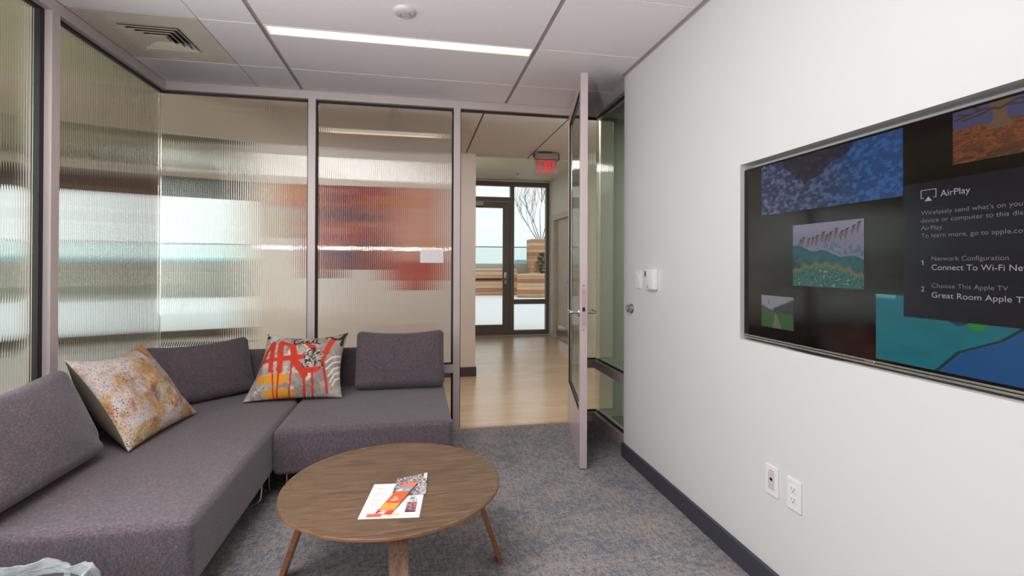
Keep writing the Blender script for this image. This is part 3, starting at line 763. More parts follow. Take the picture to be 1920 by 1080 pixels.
# data plate and receptacle plate
p1 = thing('data_outlet', (0, -2.1445, .4395), 'white wall plate with one dark data jack, nearer the door', 'wall outlet')
bm = nb(); wbox(bm, -2.1445, .4395, (-.035, -.0575, 0), (.035, .0575, .007), .003); obj('plate', bm, M['white'], p1)
bm = nb(); wbox(bm, -2.1445, .4395, (-.017, -.034, .006), (.017, .034, .0085), .001); obj('insert', bm, M['offwhite'], p1)
bm = nb(); wbox(bm, -2.1445, .4395, (-.006, .0, .007), (.007, .011, .0092)); obj('jack', bm, M['black'], p1)
bm = nb(); wbox(bm, -2.1445, .4395, (-.013, .036, .006), (.013, .040, .0076)); obj('label_slot', bm, plain('grey_slot', (165, 160, 158), .5), p1)
p2 = thing('power_outlet', (0, -2.2587, .4355), 'white duplex power outlet plate, nearer the camera', 'wall outlet')
bm = nb(); wbox(bm, -2.2587, .4355, (-.035, -.0575, 0), (.035, .0575, .007), .003); obj('plate', bm, M['white'], p2)
for dz in (.0195, -.0195):
    bm = nb(); wbox(bm, -2.2587, .4355+dz, (-.0165, -.014, .006), (.0165, .014, .0088), .002); rc = obj('receptacle', bm, M['white'], p2)
    bm = nb()
    for dx, dy, a, b in ((-.0065, .003, .0011, .004), (.0065, .003, .0011, .0045), (0, -.007, .0024, .0024)): wbox(bm, -2.2587, .4355+dz, (dx-a, dy-b, .008), (dx+a, dy+b, .0091))
    obj('slot', bm, M['plenum'], rc)
# light switch
s1 = thing('light_switch', (0, -.955, 1.19), 'white rocker light switch plate by the end of the wall', 'light switch')
bm = nb(); wbox(bm, -.965, 1.19, (-.0375, -.0585, 0), (.0375, .0585, .007), .003); obj('plate', bm, M['white'], s1)
bm = nb(); box(bm, (-.016, -.033, .006), (.016, .033, .010), .002, 2, WM(-.965, 1.19) @ Matrix.Rotation(math.radians(3), 4, 'X')); obj('rocker', bm, M['white'], s1)
# thermostat sensor
s2 = thing('thermostat', (0, -1.155, 1.195), 'white boxy wall sensor with small dark slot beside the light switch', 'thermostat')
bm = nb(); wbox(bm, -1.16, 1.195, (-.055, -.060, 0), (.055, .060, .034), .008); obj('housing', bm, M['white'], s2, 40)
bm = nb(); wbox(bm, -1.16, 1.195, (-.045, .012, .033), (-.032, .045, .0352), .0008); obj('lens', bm, M['black'], s2)
bm = nb(); wbox(bm, -1.16, 1.195, (-.012, -.05, .033), (-.004, -.042, .035)); obj('button', bm, M['steel'], s2)
# door stop
s3 = thing('door_stop', (0, -.858, .997), 'round steel wall mounted door stop', 'door stop')
bm = nb(); lathe(bm, [(0, .0), (.030, 0), (.030, .006), (.024, .010), (.022, .026), (.024, .03), (.016, .033)], WM(-.865, .997), 30); obj('cup', bm, M['steel'], s3, 40)
bm = nb(); lathe(bm, [(0, .040), (.010, .039), (.0155, .035), (.016, .030)], WM(-.865, .997), 24); obj('bumper', bm, plain('grey_rubber', (150, 146, 146), .6), s3, 40)

# ------------------------------------------------------------------ TELEVISION
TV0 = Vector((.02, -1.930, .984)); SW, SH = 1.24, .700
tv = thing('television', (.05, -2.55, .97), 'large flat television recessed in the white wall', 'television')
TM = frame(TV0, (0, -1, 0), (0, 0, 1))
bm = nb(); box(bm, (-.003, -.010, -.034), (SW+.003, SH+.003, -.004), .002, 2, TM); obj('housing', bm, M['black'], tv)
bm = nb(); box(bm, (0, 0, -.006), (SW, SH, 0), 0, 2, TM); obj('screen', bm, M['screen'], tv)
bm = nb(); box(bm, (-.003, -.015, -.03), (SW+.003, -.0085, .004), .0015, 2, TM); box(bm, (-.003, -.006, -.03), (SW+.003, 0, .003), .0015, 2, TM)
bz = obj('bezel', bm, plain('brushed_silver', (200, 200, 192), .25, .9, .03), tv); bz['label'] = 'silver bottom bezel'
bm = nb(); box(bm, (.598, -.0105, .002), (.632, -.0035, .0055), .001, 1, TM); obj('badge', bm, M['chrome'], tv)
P = lambda y, z: (.0196, y, z)
def pic(name, yl, yr, zb, zt, fn, n=(150, 100), dx=0.0):
    x = .0192-dx
    return sheet(name, [(x, yl, zb), (x, yr, zb), (x, yr, zt), (x, yl, zt)], n[0], n[1], fn, M['tvpic'], tv, .0006)
def A(c, u): return np.zeros(u.shape+(3,))+np.array(c, float)
def p_ice(u, v):
    n = fbm(u*9+v*5, v*10, 5); n2 = fbm(u*34-v*7, v*16+u*10, 5); n3 = fbm(u*60+3, v*34, 3)
    C = A((34, 50, 92), u); C = lay(C, sst(.36, .74, n2)*(1-.65*u), (118, 128, 166)); C = lay(C, sst(.5, .74, n3)*.55*(1-.5*u), (20, 28, 56)); C = lay(C, sst(.62, .74, n3)*.5*(1-.6*u), (168, 174, 196))
    C = lay(C, sst(.5, .85, u)*.75, (24, 82, 150)); C = lay(C, sst(.45, .6, n2)*.45*sst(.4, .75, u), (60, 124, 190)); C = lay(C, sst(.5, .75, n3)*.35*sst(.4, .75, u), (12, 50, 104))
    edge = np.where(u < .38, .45+(.38-u)*2.4, .45+(u-.38)*1.3)+.16*(n-.5)
    m = sst(edge, edge+.03, v)*(u > .2)*(u < .72); C = lay(C, m, (28, 26, 54)); C = lay(C, m*sst(.5, .7, n2), (62, 46, 62))
    return C
def p_gull(u, v):
    n = fbm(u*14, v*12, 5); n3 = fbm(u*40, v*34, 4); C = A((132, 128, 152), u)
    C = lay(C, sst(.72, .95, v)*.7, (158, 152, 176)); wl_ = .66-.24*u+.025*np.sin(u*16)+.03*(n-.5)
    C = lay(C, sst(.35, .6, u)*sst(wl_, wl_+.05, v)*sst(wl_+.24, wl_+.1, v)*sst(.45, .6, n3)*.8, (84, 98, 130))
    wat = sst(wl_+.015, wl_-.015, v); C = lay(C, wat, (20, 88, 98)); C = lay(C, wat*sst(.5, .62, n3)*.4, (40, 118, 122)); C = lay(C, wat*sst(wl_-.1, wl_-.3, v)*sst(.42, .6, n), (14, 46, 52))
    rf = .20+.15*np.sin(u*3.1+.2)+.02*np.sin(u*40); C = lay(C, sst(rf+.02, rf-.02, v), (46, 112, 104)); C = lay(C, np.exp(-((v-rf)/.045)**2)*.85, (124, 112, 72)); C = lay(C, sst(rf-.02, rf-.06, v)*sst(.5, .58, n3)*.8, (22, 54, 54)); C = lay(C, sst(rf-.02, rf-.06, v)*sst(.62, .7, n3), (132, 150, 128))
    rb = random.Random(2)
    for k in range(13):
        bx = .10+k*.068+rb.uniform(-.015, .015); by = .66+.016*k+rb.uniform(-.03, .03); h = rb.uniform(.05, .09)
        C = lay(C, sst(.022, .012, seg_d(u, v, [(bx, by), (bx+.012, by+h)]))*.95, (96, 74, 76)); C = lay(C, sst(.014, .006, seg_d(u, v, [(bx+.012, by+h), (bx+.034, by+h+.012)])), (74, 54, 58)); C = lay(C, sst(.012, .004, seg_d(u, v, [(bx, by), (bx-.006, by-.06)])), (104, 76, 70)); C = lay(C, sst(.016, .006, seg_d(u, v, [(bx-.004, by+.01), (bx-.03, by-.015)])), (120, 106, 112))
    return C
def p_road(u, v):
    n = fbm(u*8, v*8, 4); C = A((150, 148, 156), u)
    C = lay(C, sst(.72-.35*u+.2*(n-.5), .66-.35*u, v)*(u < .5), (70, 84, 70)); C = lay(C, sst(.45+.5*u+.2*(n-.5), .42+.45*u, v)*(u > .4), (62, 62, 66))
    C = lay(C, sst(.52, .44, v+.1*(n-.5)), (54, 98, 48)); C = lay(C, sst(.03, 0, np.abs(u-.48+.1*(v-.3))-.28*(.48-v))*(v < .48), (118, 110, 104)); return C
def p_turq(u, v):
    n = fbm(u*5, v*5, 4); C = A((8, 124, 138), u); C = lay(C, sst(.35, .75, n)*.35, (6, 100, 112))
    d = seg_d(u, v, [(.30, -.1), (.44, .3), (.62, .52), (.80, .9), (.9, 1.05)])
    side = sst(0, .03, (u-.3)-np.interp(v, [-.1, .3, .52, .9, 1.05], [0, .14, .32, .5, .6])); C = lay(C, side, (8, 88, 150)); C = lay(C, sst(.014, .004, d), (14, 40, 56))
    C = lay(C, sst(1, .6, np.hypot((u-.52)/.05, (v-.68)/.10))*.9, (30, 150, 50)); C = lay(C, sst(.016, .006, np.abs(np.hypot((u-.44)/.05, (v-.82)/.14)-1)*.05), (10, 60, 70))
    C = lay(C, sst(.92, .97, v)*(u < .12)*.7, (150, 190, 200)); return C
def p_orange(u, v):
    n = fbm(u*10, v*12, 5); C = A((132, 66, 24), u); C = lay(C, sst(.4, .6, n)*.6, (100, 44, 20)); n3 = fbm(u*50, v*40, 4); C = lay(C, sst(.48, .62, n3)*.6, (168, 92, 36)); C = lay(C, sst(.52, .62, fbm(u*36+9, v*50, 4))*.6, (78, 40, 20)); C = lay(C, sst(.45, .55, n)*sst(.35, .1, v)*.6, (70, 34, 18))
    C = lay(C, sst(.6, .68, v+.06*(n-.5)), (74, 74, 116)); C = lay(C, sst(.055, .035, np.abs(u-.34)-.05*sst(.72, .55, v)-.03*sst(.8, 1, v))*(v > .52), (118, 84, 58))
    for pts in ([(.34, .86), (.24, .93), (.12, .88), (.04, .94)], [(.34, .86), (.46, .95), (.62, .9), (.78, .96)], [(.3, .9), (.2, .84), (.08, .80)], [(.38, .9), (.5, .85), (.6, .82)], [(.2, .92), (.16, 1)], [(.5, .92), (.55, 1)], [(.12, .88), (.02, .84)]): C = lay(C, sst(.022, .010, seg_d(u, v, pts)), (66, 46, 42))
    return C
pic('picture_tile', -2.053, -2.650, 1.479, 1.677, p_ice, (260, 110))
pic('picture_tile', -2.225, -2.523, 1.201, 1.426, p_gull, (170, 140))
pic('picture_tile', -2.054, -2.228, 1.030, 1.156, p_road, (80, 70))
pic('picture_tile', -2.565, -3.10, .992, 1.190, p_turq, (200, 90))
pic('picture_tile', -2.786, -3.10, 1.542, 1.678, p_orange, (200, 110))
bm = nb(); box(bm, (.723, .146, 0), (1.14, .524, .0016), 0, 2, TM); obj('text_panel', bm, M['tvpanel'], tv)
def tvt(s, y, z, width, cap, fit=None, dim=True): text_obj('screen_lettering', s, frame((.0180, y, z), (0, -1, 0), (0, 0, 1)), width, cap, M['tvtext2' if dim else 'tvtext'], tv, fit)
tvt('AirPlay', -2.756, 1.463, .073, .0165, None, False)
tvt("Wirelessly send what's on your iPhone, iPad,", -2.704, 1.4175, .236, .0115, "Wirelessly send what's on you")
tvt('device or computer to this display using', -2.704, 1.396, .236, .0115, 'device or computer to this dis')
tvt('AirPlay.', -2.704, 1.375, .060, .0115)
tvt('To learn more, go to apple.com/airplay', -2.704, 1.354, .236, .0115, 'To learn more, go to apple.co')
tvt('2', -2.705, 1.205, .008, .0135, None, False)
tvt('Network Configuration', -2.733, 1.2905, .179, .0115); tvt('Connect To Wi-Fi Network', -2.733, 1.265, .207, .0145, 'Connect To Wi-Fi Ne', False)
tvt('Choose This Apple TV', -2.733, 1.217, .178, .0115); tvt('Great Room Apple TV', -2.733, 1.190, .207, .0145, 'Great Room Apple T', False)
bm = nb()
I_ = [(.774, .480), (.774, .502), (.814, .502), (.814, .480)]
for a, b in (((.774, .480), (.774, .502)), ((.774, .502), (.814, .502)), ((.814, .480), (.814, .502)), ((.774, .480), (.781, .480)), ((.807, .480), (.814, .480))):
    box(bm, (min(a[0], b[0])-.0008, min(a[1], b[1])-.0008, .001), (max(a[0], b[0])+.0008, max(a[1], b[1])+.0008, .0024), 0, 2, TM)
v_ = [bm.verts.new(TM @ Vector(p)) for p in ((.784, .471, .0024), (.804, .471, .0024), (.794, .484, .0024))]; bm.faces.new(v_)
obj('screen_icon', bm, M['tvtext'], tv)
bm = nb(); one = [(.7775, .294), (.7795, .294), (.7795, .3075), (.7775, .3075), (.7748, .3050), (.7748, .3033), (.7775, .3052)]
fa_ = [bm.verts.new(TM @ Vector((x_, y_, .0024))) for x_, y_ in one]; fb_ = [bm.verts.new(TM @ Vector((x_, y_, .001))) for x_, y_ in one]; bm.faces.new(fa_); bm.faces.new(fb_[::-1])
for i in range(7): bm.faces.new((fa_[i], fb_[i], fb_[(i+1) % 7], fa_[(i+1) % 7]))
obj('screen_lettering', bm, M['tvtext'], tv)
bm = nb(); tube(bm, bend([(.019, -2.20, .966), (.016, -2.235, .965), (.014, -2.30, .9630), (.014, -2.375, .9630), (.018, -2.444, .966)], .05), .0028, 8)
tag(obj('power_cable', bm, M['black'], None, 40), 'thin black cable drooping below the television', 'cable')

# ------------------------------------------------------------------ SOFA
FB = M['fabric']
ZS, ZB = .400, .155
def crown(h, amt, px=.0, py=.0):
    def f(p):
        if p.z > 0: p.z += amt*max(0, 1-(p.x/h[0])**4)*max(0, 1-(p.y/h[1])**4)*(p.z/h[2])
        return p
    return f
def seat(name, x0, x1, y0, y1, parent, r=.028, z0=ZB, z1=ZS, amt=.008):
    d = (x1-x0, y1-y0, z1-z0-amt*.5); bm = softbox(d, r, 16, 5, crown((d[0]/2, d[1]/2, d[2]/2), amt))
    bmesh.ops.translate(bm, verts=bm.verts[:], vec=((x0+x1)/2, (y0+y1)/2, (z0+z1-amt*.5)/2)); return obj(name, bm, FB, parent, 60)
so = thing('sofa', (-2.57, -1.0, 0), 'grey mauve sofa section along the left glass wall filling the corner', 'sofa', 'sofa sections')
seat('seat', -3.04, -2.112, -1.978, -.05, so)
seat('backrest', -3.06, -2.975, -1.978, -.05, so, .03, ZS-.02, .675, .0)
seat('backrest', -2.97, -2.115, -.13, -.05, so, .03, ZS-.02, .675, .0)
def wire(pts, parent): bm = nb(); tube(bm, bend(pts, .03), .0055, 10); return obj('leg', bm, M['chrome'], parent, 40)
wire([(-2.176, -.955, ZB+.01), (-2.176, -.985, .006), (-2.26, -1.11, .006), (-2.30, -1.17, ZB+.01)], so)
wire([(-2.158, -.90, ZB+.01), (-2.16, -.90, .006), (-2.26, -.78, .006), (-2.30, -.74, ZB+.01)], so)
wire([(-2.95, -1.88, ZB+.01), (-2.95, -1.88, .006), (-2.85, -1.75, .006), (-2.85, -1.75, ZB+.01)], so)
wire([(-2.22, -1.86, ZB+.01), (-2.24, -1.84, .006), (-2.36, -1.74, .006), (-2.38, -1.72, ZB+.01)], so)
so2 = thing('sofa', (-1.64, -.55, 0), 'grey mauve sofa section against the back glass wall beside the doorway', 'sofa', 'sofa sections')
seat('seat', -2.104, -1.160, -1.045, -.05, so2)
seat('backrest', -2.108, -1.165, -.13, -.05, so2, .03, ZS-.02, .668, .0)
wire([(-2.055, -.955, ZB+.01), (-2.055, -.96, .006), (-1.93, -.90, .006), (-1.93, -.90, ZB+.01)], so2)
wire([(-1.21, -.95, ZB+.01), (-1.21, -.95, .006), (-1.33, -.88, .006), (-1.33, -.88, ZB+.01)], so2)
wire([(-1.21, -.15, ZB+.01), (-1.21, -.15, .006), (-1.33, -.22, .006), (-1.33, -.22, ZB+.01)], so2)

def back_cushion(label, base, xdir, wdt=.60, hgt=.385, th=.17, tilt=22, seed=0, sagc=.026):
    """base = centre of the front bottom edge, xdir = along the cushion (as seen from the front)"""
    X = Vector((*xdir, 0)).normalized(); back = Vector((-X.y, X.x, 0))          # points away from the viewer
    rs = random.Random(seed); ph = [rs.uniform(0, 6) for _ in range(6)]
    def shp(p):
        a, b, c = p.x/(wdt/2), p.y/(hgt/2), p.z/(th/2)
        bul = max(0, 1-a*a)**.6*max(0, 1-b*b)**.6
        p.z *= .72+.36*bul
        p.y -= sagc*max(0, 1-a*a)*max(0, b); p.x *= 1-.012*max(0, 1-b*b)
        p.z += .0035*math.sin(9*p.x+ph[0])*math.sin(13*p.y+ph[1])+.004*math.exp(-((b+.55+.2*math.sin(3*a+ph[2]))/.10)**2)*math.sin(5*a+ph[3])
        for sgn in (-1, 1):
            d = ((a-sgn*.86)+.55*sgn*(b+.6)); p.z -= .008*math.exp(-(d/.06)**2)*math.exp(-((b+.65)/.3)**2)*(1 if p.z > 0 else 0)
        return p
    bm = softbox((wdt, hgt, th), .042, 22, 6, shp)
    t = math.radians(tilt); U = Vector((0, 0, 1))*math.cos(t)+back*math.sin(t); Zv = X.cross(U)
    m = Matrix((X, U, Zv)).transposed().to_4x4(); m.translation = Vector(base)+U*(hgt/2)-Zv*(th*.36)
    bmesh.ops.transform(bm, matrix=m, verts=bm.verts[:])
    lo = min(v.co.z for v in bm.verts); bmesh.ops.translate(bm, verts=bm.verts[:], vec=(0, 0, ZS+.002-lo))
    return tag(obj('back_cushion', bm, FB, None, 70), label, 'cushion', 'loose back cushions')
back_cushion('grey back cushion by the doorway end of the sofa', (-1.47, -.36, ZS), (1, 0), .61, .40, .18, 20, 1)
back_cushion('grey back cushion set diagonally in the sofa corner', (-2.635, -.44, ZS), (.715, .7), .62, .375, .16, 20, 2)
back_cushion('grey back cushion nearest the camera against the left glass wall', (-2.705, -1.66, ZS), (0, 1), .66, .41, .19, 24, 5)

# ------------------------------------------------------------------ THROW PILLOWS
def pillow(name, BL, BR, TR, TL, th, bow, paint, mats, label, n=150, front=.5):
    c = [np.array(p, float) for p in (BL, BR, TR, TL)]
    u, v = np.meshgrid(np.linspace(-1, 1, n), np.linspace(-1, 1, n))
    # edges bow inward so the corners stay as ears
    uu = u*(1-.11*(1-v*v)*np.abs(u)**1.5); vv = v*(1-np.where(v > 0, bow, .055)*(1-u*u)*np.abs(v)**1.5)
    s, t = (uu+1)/2, (vv+1)/2
    P = c[0]*((1-s)*(1-t))[..., None]+c[1]*(s*(1-t))[..., None]+c[2]*(s*t)[..., None]+c[3]*((1-s)*t)[..., None]
    nr = np.cross(c[1]-c[0], c[3]-c[0]); nr /= np.linalg.norm(nr)
    prof = (np.clip(1-u*u, 0, 1)**.55)*(np.clip(1-v*v, 0, 1)**.55)
    wr = (fbm(u*2.2+5, v*2.2, 3)-.5)*.03*prof+.006*np.sin(7*u+3*v)*prof
    F = P+nr*(th*front*prof+wr)[..., None]; B = P-nr*(th*(1-front)*prof)[..., None]
    N_ = n*n; V = np.concatenate([F.reshape(-1, 3), B.reshape(-1, 3)])
    I = np.arange(N_).reshape(n, n); q = np.stack([I[:-1, :-1], I[:-1, 1:], I[1:, 1:], I[1:, :-1]], -1).reshape(-1, 4)
    fl = q.tolist()+(q[:, ::-1]+N_).tolist()
    me = bpy.data.meshes.new(name); me.from_pydata(V.tolist(), [], fl); me.update()
    rgb = np.asarray(paint(s, t), float).reshape(-1, 3) if paint else np.full((N_, 3), 180.0)
    set_colors(me, np.concatenate([rgb, np.full((N_, 3), 150.0)]))
    for m in mats: me.materials.append(m)
    mi = np.zeros(len(fl), int); mi[len(q):] = 1; me.polygons.foreach_set('material_index', mi.tolist())
    me.polygons.foreach_set('use_smooth', [True]*len(fl))
    bm = bmesh.new(); bm.from_mesh(me); bmesh.ops.remove_doubles(bm, verts=bm.verts[:], dist=1e-6); bm.to_mesh(me); bm.free()
    o = bpy.data.objects.new(name, me); COL.objects.link(o); return tag(o, label, 'pillow', 'throw pillows')

def graffiti(s, t):
    BLp, BRp, TRp, TLp = np.array((10, 985.)), np.array((1235, 925.)), np.array((1295, 95.)), np.array((262, 95.))
    p = BLp*((1-s)*(1-t))[..., None]+BRp*(s*(1-t))[..., None]+TRp*(s*t)[..., None]+TLp*((1-s)*t)[..., None]
    x, y = p[..., 0], p[..., 1]; n = fbm(x/90, y/90, 5); n2 = fbm(x/25, y/25, 4); n3 = fbm(x/160+8, y/160, 3)
    wx, wy = x+14*(n2-.5), y+14*(n-.5)
    C = A((182, 166, 156), x); C = lay(C, sst(.45, .62, n3), (146, 134, 128)); C = lay(C, sst(.52, .66, n), (216, 206, 198)); C = lay(C, sst(.62, .72, n2)*.5, (120, 100, 94))
    C = lay(C, sst(900, 1000, x)*.6, (150, 138, 128))
    for a, b in (((1210, 430), (1030, 540)), ((1210, 495), (1035, 620)), ((1205, 560), (1060, 700)), ((1200, 625), (1080, 765)), ((1190, 700), (1110, 800))):
        C = lay(C, sst(14, 5, seg_d(wx, wy, [a, ((a[0]+b[0])/2-10, (a[1]+b[1])/2-22), b])), (222, 214, 206))
    ym = np.maximum(sst(1.15, .7, np.hypot((x-420)/190, (y-745)/70)+.5*(n2-.5)), np.maximum(sst(1.1, .75, np.hypot((x-460)/210, (y-905)/62)+.5*(n2-.5)), sst(1.1, .7, np.hypot((x-230)/60, (y-740)/60))))
    C = lay(C, ym*.95, (226, 152, 40))
    red = (206, 58, 34)
    S = [([(350, 290), (220, 560)], 22), ([(370, 275), (358, 640)], 30), ([(215, 520), (500, 500)], 26), ([(468, 275), (470, 650)], 36), ([(465, 265), (640, 345)], 24),
         ([(620, 340), (650, 500)], 40), ([(490, 498), (760, 485)], 30), ([(640, 520), (770, 690)], 46), ([(740, 655), (900, 640)], 36), ([(1108, 228), (985, 495)], 32),
         ([(985, 495), (940, 610)], 36), ([(805, 315), (870, 370)], 30), ([(880, 330), (905, 420)], 16), ([(355, 640), (380, 660)], 22)]
    for pts, r in S: C = lay(C, sst(r+4, r-4, seg_d(wx, wy, pts)), red)
    for pts, r in (([(382, 640), (386, 960)], 9), ([(466, 640), (420, 985)], 10), ([(615, 560), (575, 975)], 10), ([(768, 690), (760, 960)], 19), ([(872, 640), (860, 965)], 13), ([(998, 560), (1045, 880)], 15)):
        C = lay(C, sst(r+3, r-3, seg_d(wx, wy, [pts[0], ((pts[0][0]+pts[1][0])/2+6, (pts[0][1]+pts[1][1])/2), pts[1]])), (196, 52, 32))
    C = lay(C, sst(60, 20, seg_d(x, y, [(770, 690), (766, 740)]))*sst(740, 690, y)*.9, red)
    m = ((x > 770)*(x < 1000)*(y > 360)*(y < 610)+(x > 735)*(x < 880)*(y > 530)*(y < 620) > 0)*1.0
    k = vnoise(x/16, y/16); C = lay(C, m*sst(.45, .55, k)*.92, (52, 48, 46)); C = lay(C, m*sst(.55, .7, vnoise(x/22+40, y/22))*.8, (190, 180, 176))
    ink = (40, 30, 30)
    for pts, r in (([(705, 222), (650, 225), (625, 270), (640, 308), (700, 305), (735, 275)], 8), ([(742, 262), (738, 300), (765, 305), (790, 262), (795, 302)], 7), ([(808, 250), (812, 290), (842, 296), (862, 245), (868, 290), (900, 292)], 7), ([(905, 235), (905, 285), (950, 300)], 7), ([(580, 208), (630, 208)], 6),
                   ([(1015, 190), (1070, 182), (1130, 215), (1190, 208), (1240, 150), (1290, 100)], 13), ([(1245, 150), (1208, 285)], 16), ([(1180, 140), (1280, 110)], 8)):
        C = lay(C, sst(r+3, r-2, seg_d(wx, wy, pts)), ink)
    for cx_, cy_, r in ((268, 100, 20), (288, 158, 22), (1030, 215, 10), (280, 190, 9)): C = lay(C, sst(r+3, r-3, np.hypot(x-cx_, y-cy_)), ink)
    return C
pillow('throw_pillow', (-2.425, -.50, .412), (-1.83, -.492, .412), (-1.825, -.255, .800), (-2.345, -.255, .802), .20, .21, graffiti, (M['canvas'], M['greyfab_back']), 'beige throw pillow with red and yellow graffiti print', 200, .5)
sp = pillow('throw_pillow', (-2.655, -1.285, .412), (-2.605, -.690, .412), (-2.90, -.685, .832), (-2.90, -1.305, .846), .25, .22, None, (M['spotted'], M['greyfab_back']), 'throw pillow with rust and grey spotted abstract print', 110, .33)

# ------------------------------------------------------------------ COFFEE TABLE
TC = Vector((-1.452, -1.770)); TR_ = .430; TZ = .394
ct = thing('coffee_table', (TC.x, TC.y, 0), 'round walnut plywood coffee table on splayed legs', 'table')
bm = nb(); TMx = Matrix.Translation((TC.x, TC.y, 0))
lathe(bm, [(0, TZ-.006), (.375, TZ-.006), (.405, TZ-.004), (.422, TZ-.0005), (.4275, TZ), (TR_, TZ-.002)], TMx, 96); o = obj('tabletop', bm, M['walnut'], ct, 50)
bm = nb(); lathe(bm, [(TR_, TZ-.002), (TR_, TZ-.010), (.424, TZ-.014), (.39, TZ-.022), (0, TZ-.022)], TMx, 96); obj('tabletop_edge', bm, M['walnut_edge'], o, 50)
def tleg(deg):
    a = math.radians(deg); d = Vector((math.cos(a), math.sin(a), 0)); s = Vector((-d.y, d.x, 0)); c0 = Vector((TC.x, TC.y, 0))
    pts = bend([c0+d*.12+Vector((0, 0, TZ-.032)), c0+d*.325+Vector((0, 0, TZ-.034)), c0+d*.447+Vector((0, 0, .0))], .07, 8)
    bm = nb(); R = []
    for i, p in enumerate(pts):
        t = (pts[min(i+1, len(pts)-1)]-pts[max(0, i-1)]).normalized(); n = t.cross(s).normalized(); k = i/(len(pts)-1)
        hw = .040-.009*k; th = .0095
        R.append([bm.verts.new(p+s*x+n*y) for x, y in ((-hw, -th), (hw, -th), (hw, th), (-hw, th))])
    for A_, B_ in zip(R, R[1:]):
        for k in range(4): bm.faces.new((A_[k], A_[(k+1) % 4], B_[(k+1) % 4], B_[k])).material_index = (0, 1)[k % 2]
    bm.faces.new(R[0][::-1]); bm.faces.new(R[-1])
    lo = min(v.co.z for v in bm.verts)
    bmesh.ops.translate(bm, verts=[v for v in R[-1]], vec=(0, 0, -lo if lo < 0 else 0))
    for v in R[-1]: v.co.z = max(0, min(v.co.z, .002))
    return obj('leg', bm, (M['walnut_leg'], M['walnut_edge']), ct, 40)
for d in (5, 95, 172, 275): tleg(d)
# printed matter on the table
tz = TZ-.006+.0012
def px2(s, t, Q):
    Q = [np.array(p, float) for p in Q]
    p = Q[0]*((1-s)*(1-t))[..., None]+Q[1]*(s*(1-t))[..., None]+Q[2]*(s*t)[..., None]+Q[3]*((1-s)*t)[..., None]; return p[..., 0], p[..., 1]
def news(u, v):
    C = A((226, 228, 232), u); n = vnoise(u*40, v*60)
    C = lay(C, ((u > .1)*(u < .26)*(v > .35)*(v < .88))*sst(.5, .6, vnoise(u*25, v*22))*.22, (190, 150, 110))
    C = lay(C, ((u > .12)*(u < .66)*(v > .06)*(v < .13))*.75, (236, 196, 120)); C = lay(C, ((u > .12)*(u < .36)*(v > .045)*(v < .12))*1., (226, 96, 84))
    C = lay(C, ((u > .30)*(u < .62)*(v > .14)*(v < .34))*sst(.3, .0, np.abs(u-.45-.3*(v-.24)))*.35, (246, 200, 120))
    ph = ((u > .74)*(u < .92)*(v > .14)*(v < .42))*1.
    C = lay(C, ph, (176, 120, 124)); C = lay(C, ph*sst(.5, .6, n), (110, 60, 70)); C = lay(C, ph*(v < .19), (60, 52, 72)); C = lay(C, ((u > .76)*(u < .9)*(v > .44)*(v < .56))*sst(.4, .6, n), (120, 140, 116))
    C = lay(C, ((u > .72)*(u < .86)*(v > .045)*(v < .1))*.5, (200, 196, 180)); return C
def collage(u, v):
    k1, k2, k3 = vnoise(u*26, v*22), vnoise(u*26+50, v*22), vnoise(u*26, v*22+70)
    C = np.stack([70+150*k1, 60+140*k2, 60+140*k3], -1); C = lay(C, sst(.6, .7, vnoise(u*34+9, v*30))*.9, (226, 222, 220)); C = lay(C, sst(.6, .7, vnoise(u*34, v*30+19))*.8, (48, 40, 44))
    C = lay(C, ((u > .88)*(v > .74))*.9, (222, 222, 226)); C = lay(C, ((u > .80)*(v < .5))*.6, (190, 190, 196)); return C
def strip(u, v):
    C = A((224, 96, 52), u); C = lay(C, sst(.80, .83, u), (228, 120, 100)); C = lay(C, (u > .70)*(u < .83)*1., (96, 170, 196)); C = lay(C, (u < .31)*1., (240, 160, 56)); C = lay(C, (u < .115)*1., (214, 56, 72))
    C = lay(C, (u > .31)*(u < .56)*sst(.12, .18, np.minimum(v, 1-v)), (222, 84, 58)); C = lay(C, (u > .38)*(u < .52)*(v > .25)*(v < .75)*sst(.5, .58, vnoise(u*60, v*9)), (248, 200, 180)); C = lay(C, (u < .1)*(v > .3)*(v < .8)*sst(.5, .6, vnoise(u*40, v*6)), (250, 240, 240))
    C = lay(C, (u > .72)*(u < .81)*sst(.5, .7, vnoise(u*20, v*4)), (170, 214, 230)); return C
curl = lambda u, v: .0015+.003*(1-np.cos(u*3))*.5
nsp = sheet('newsletter', [(-1.563, -2.051, tz), (-1.353, -2.076, tz), (-1.323, -1.800, tz), (-1.528, -1.779, tz)], 90, 110, news, M['paper'])
tag(nsp, 'white printed newsletter page lying on the coffee table', 'newsletter')
fz = tz+.0022
tag(sheet('flyer', [(-1.457, -1.905, fz), (-1.326, -1.905, fz), (-1.316, -1.728, fz+.008), (-1.438, -1.755, fz+.003)], 90, 90, collage, M['paper'], None, .0006), 'photo collage flyer on the upper half of the newsletter', 'flyer')
bz_ = fz+.0085
tag(sheet('bookmark', [(-1.452, -2.040, tz+.0012), (-1.355, -1.815, bz_-.001), (-1.416, -1.822, bz_-.001), (-1.507, -2.022, tz+.0012)], 120, 40, strip, M['paper'], None, .0006, lambda u, v: .0012+.0015*np.sin(u*PI)), 'narrow orange and blue printed strip lying across the newsletter', 'bookmark')

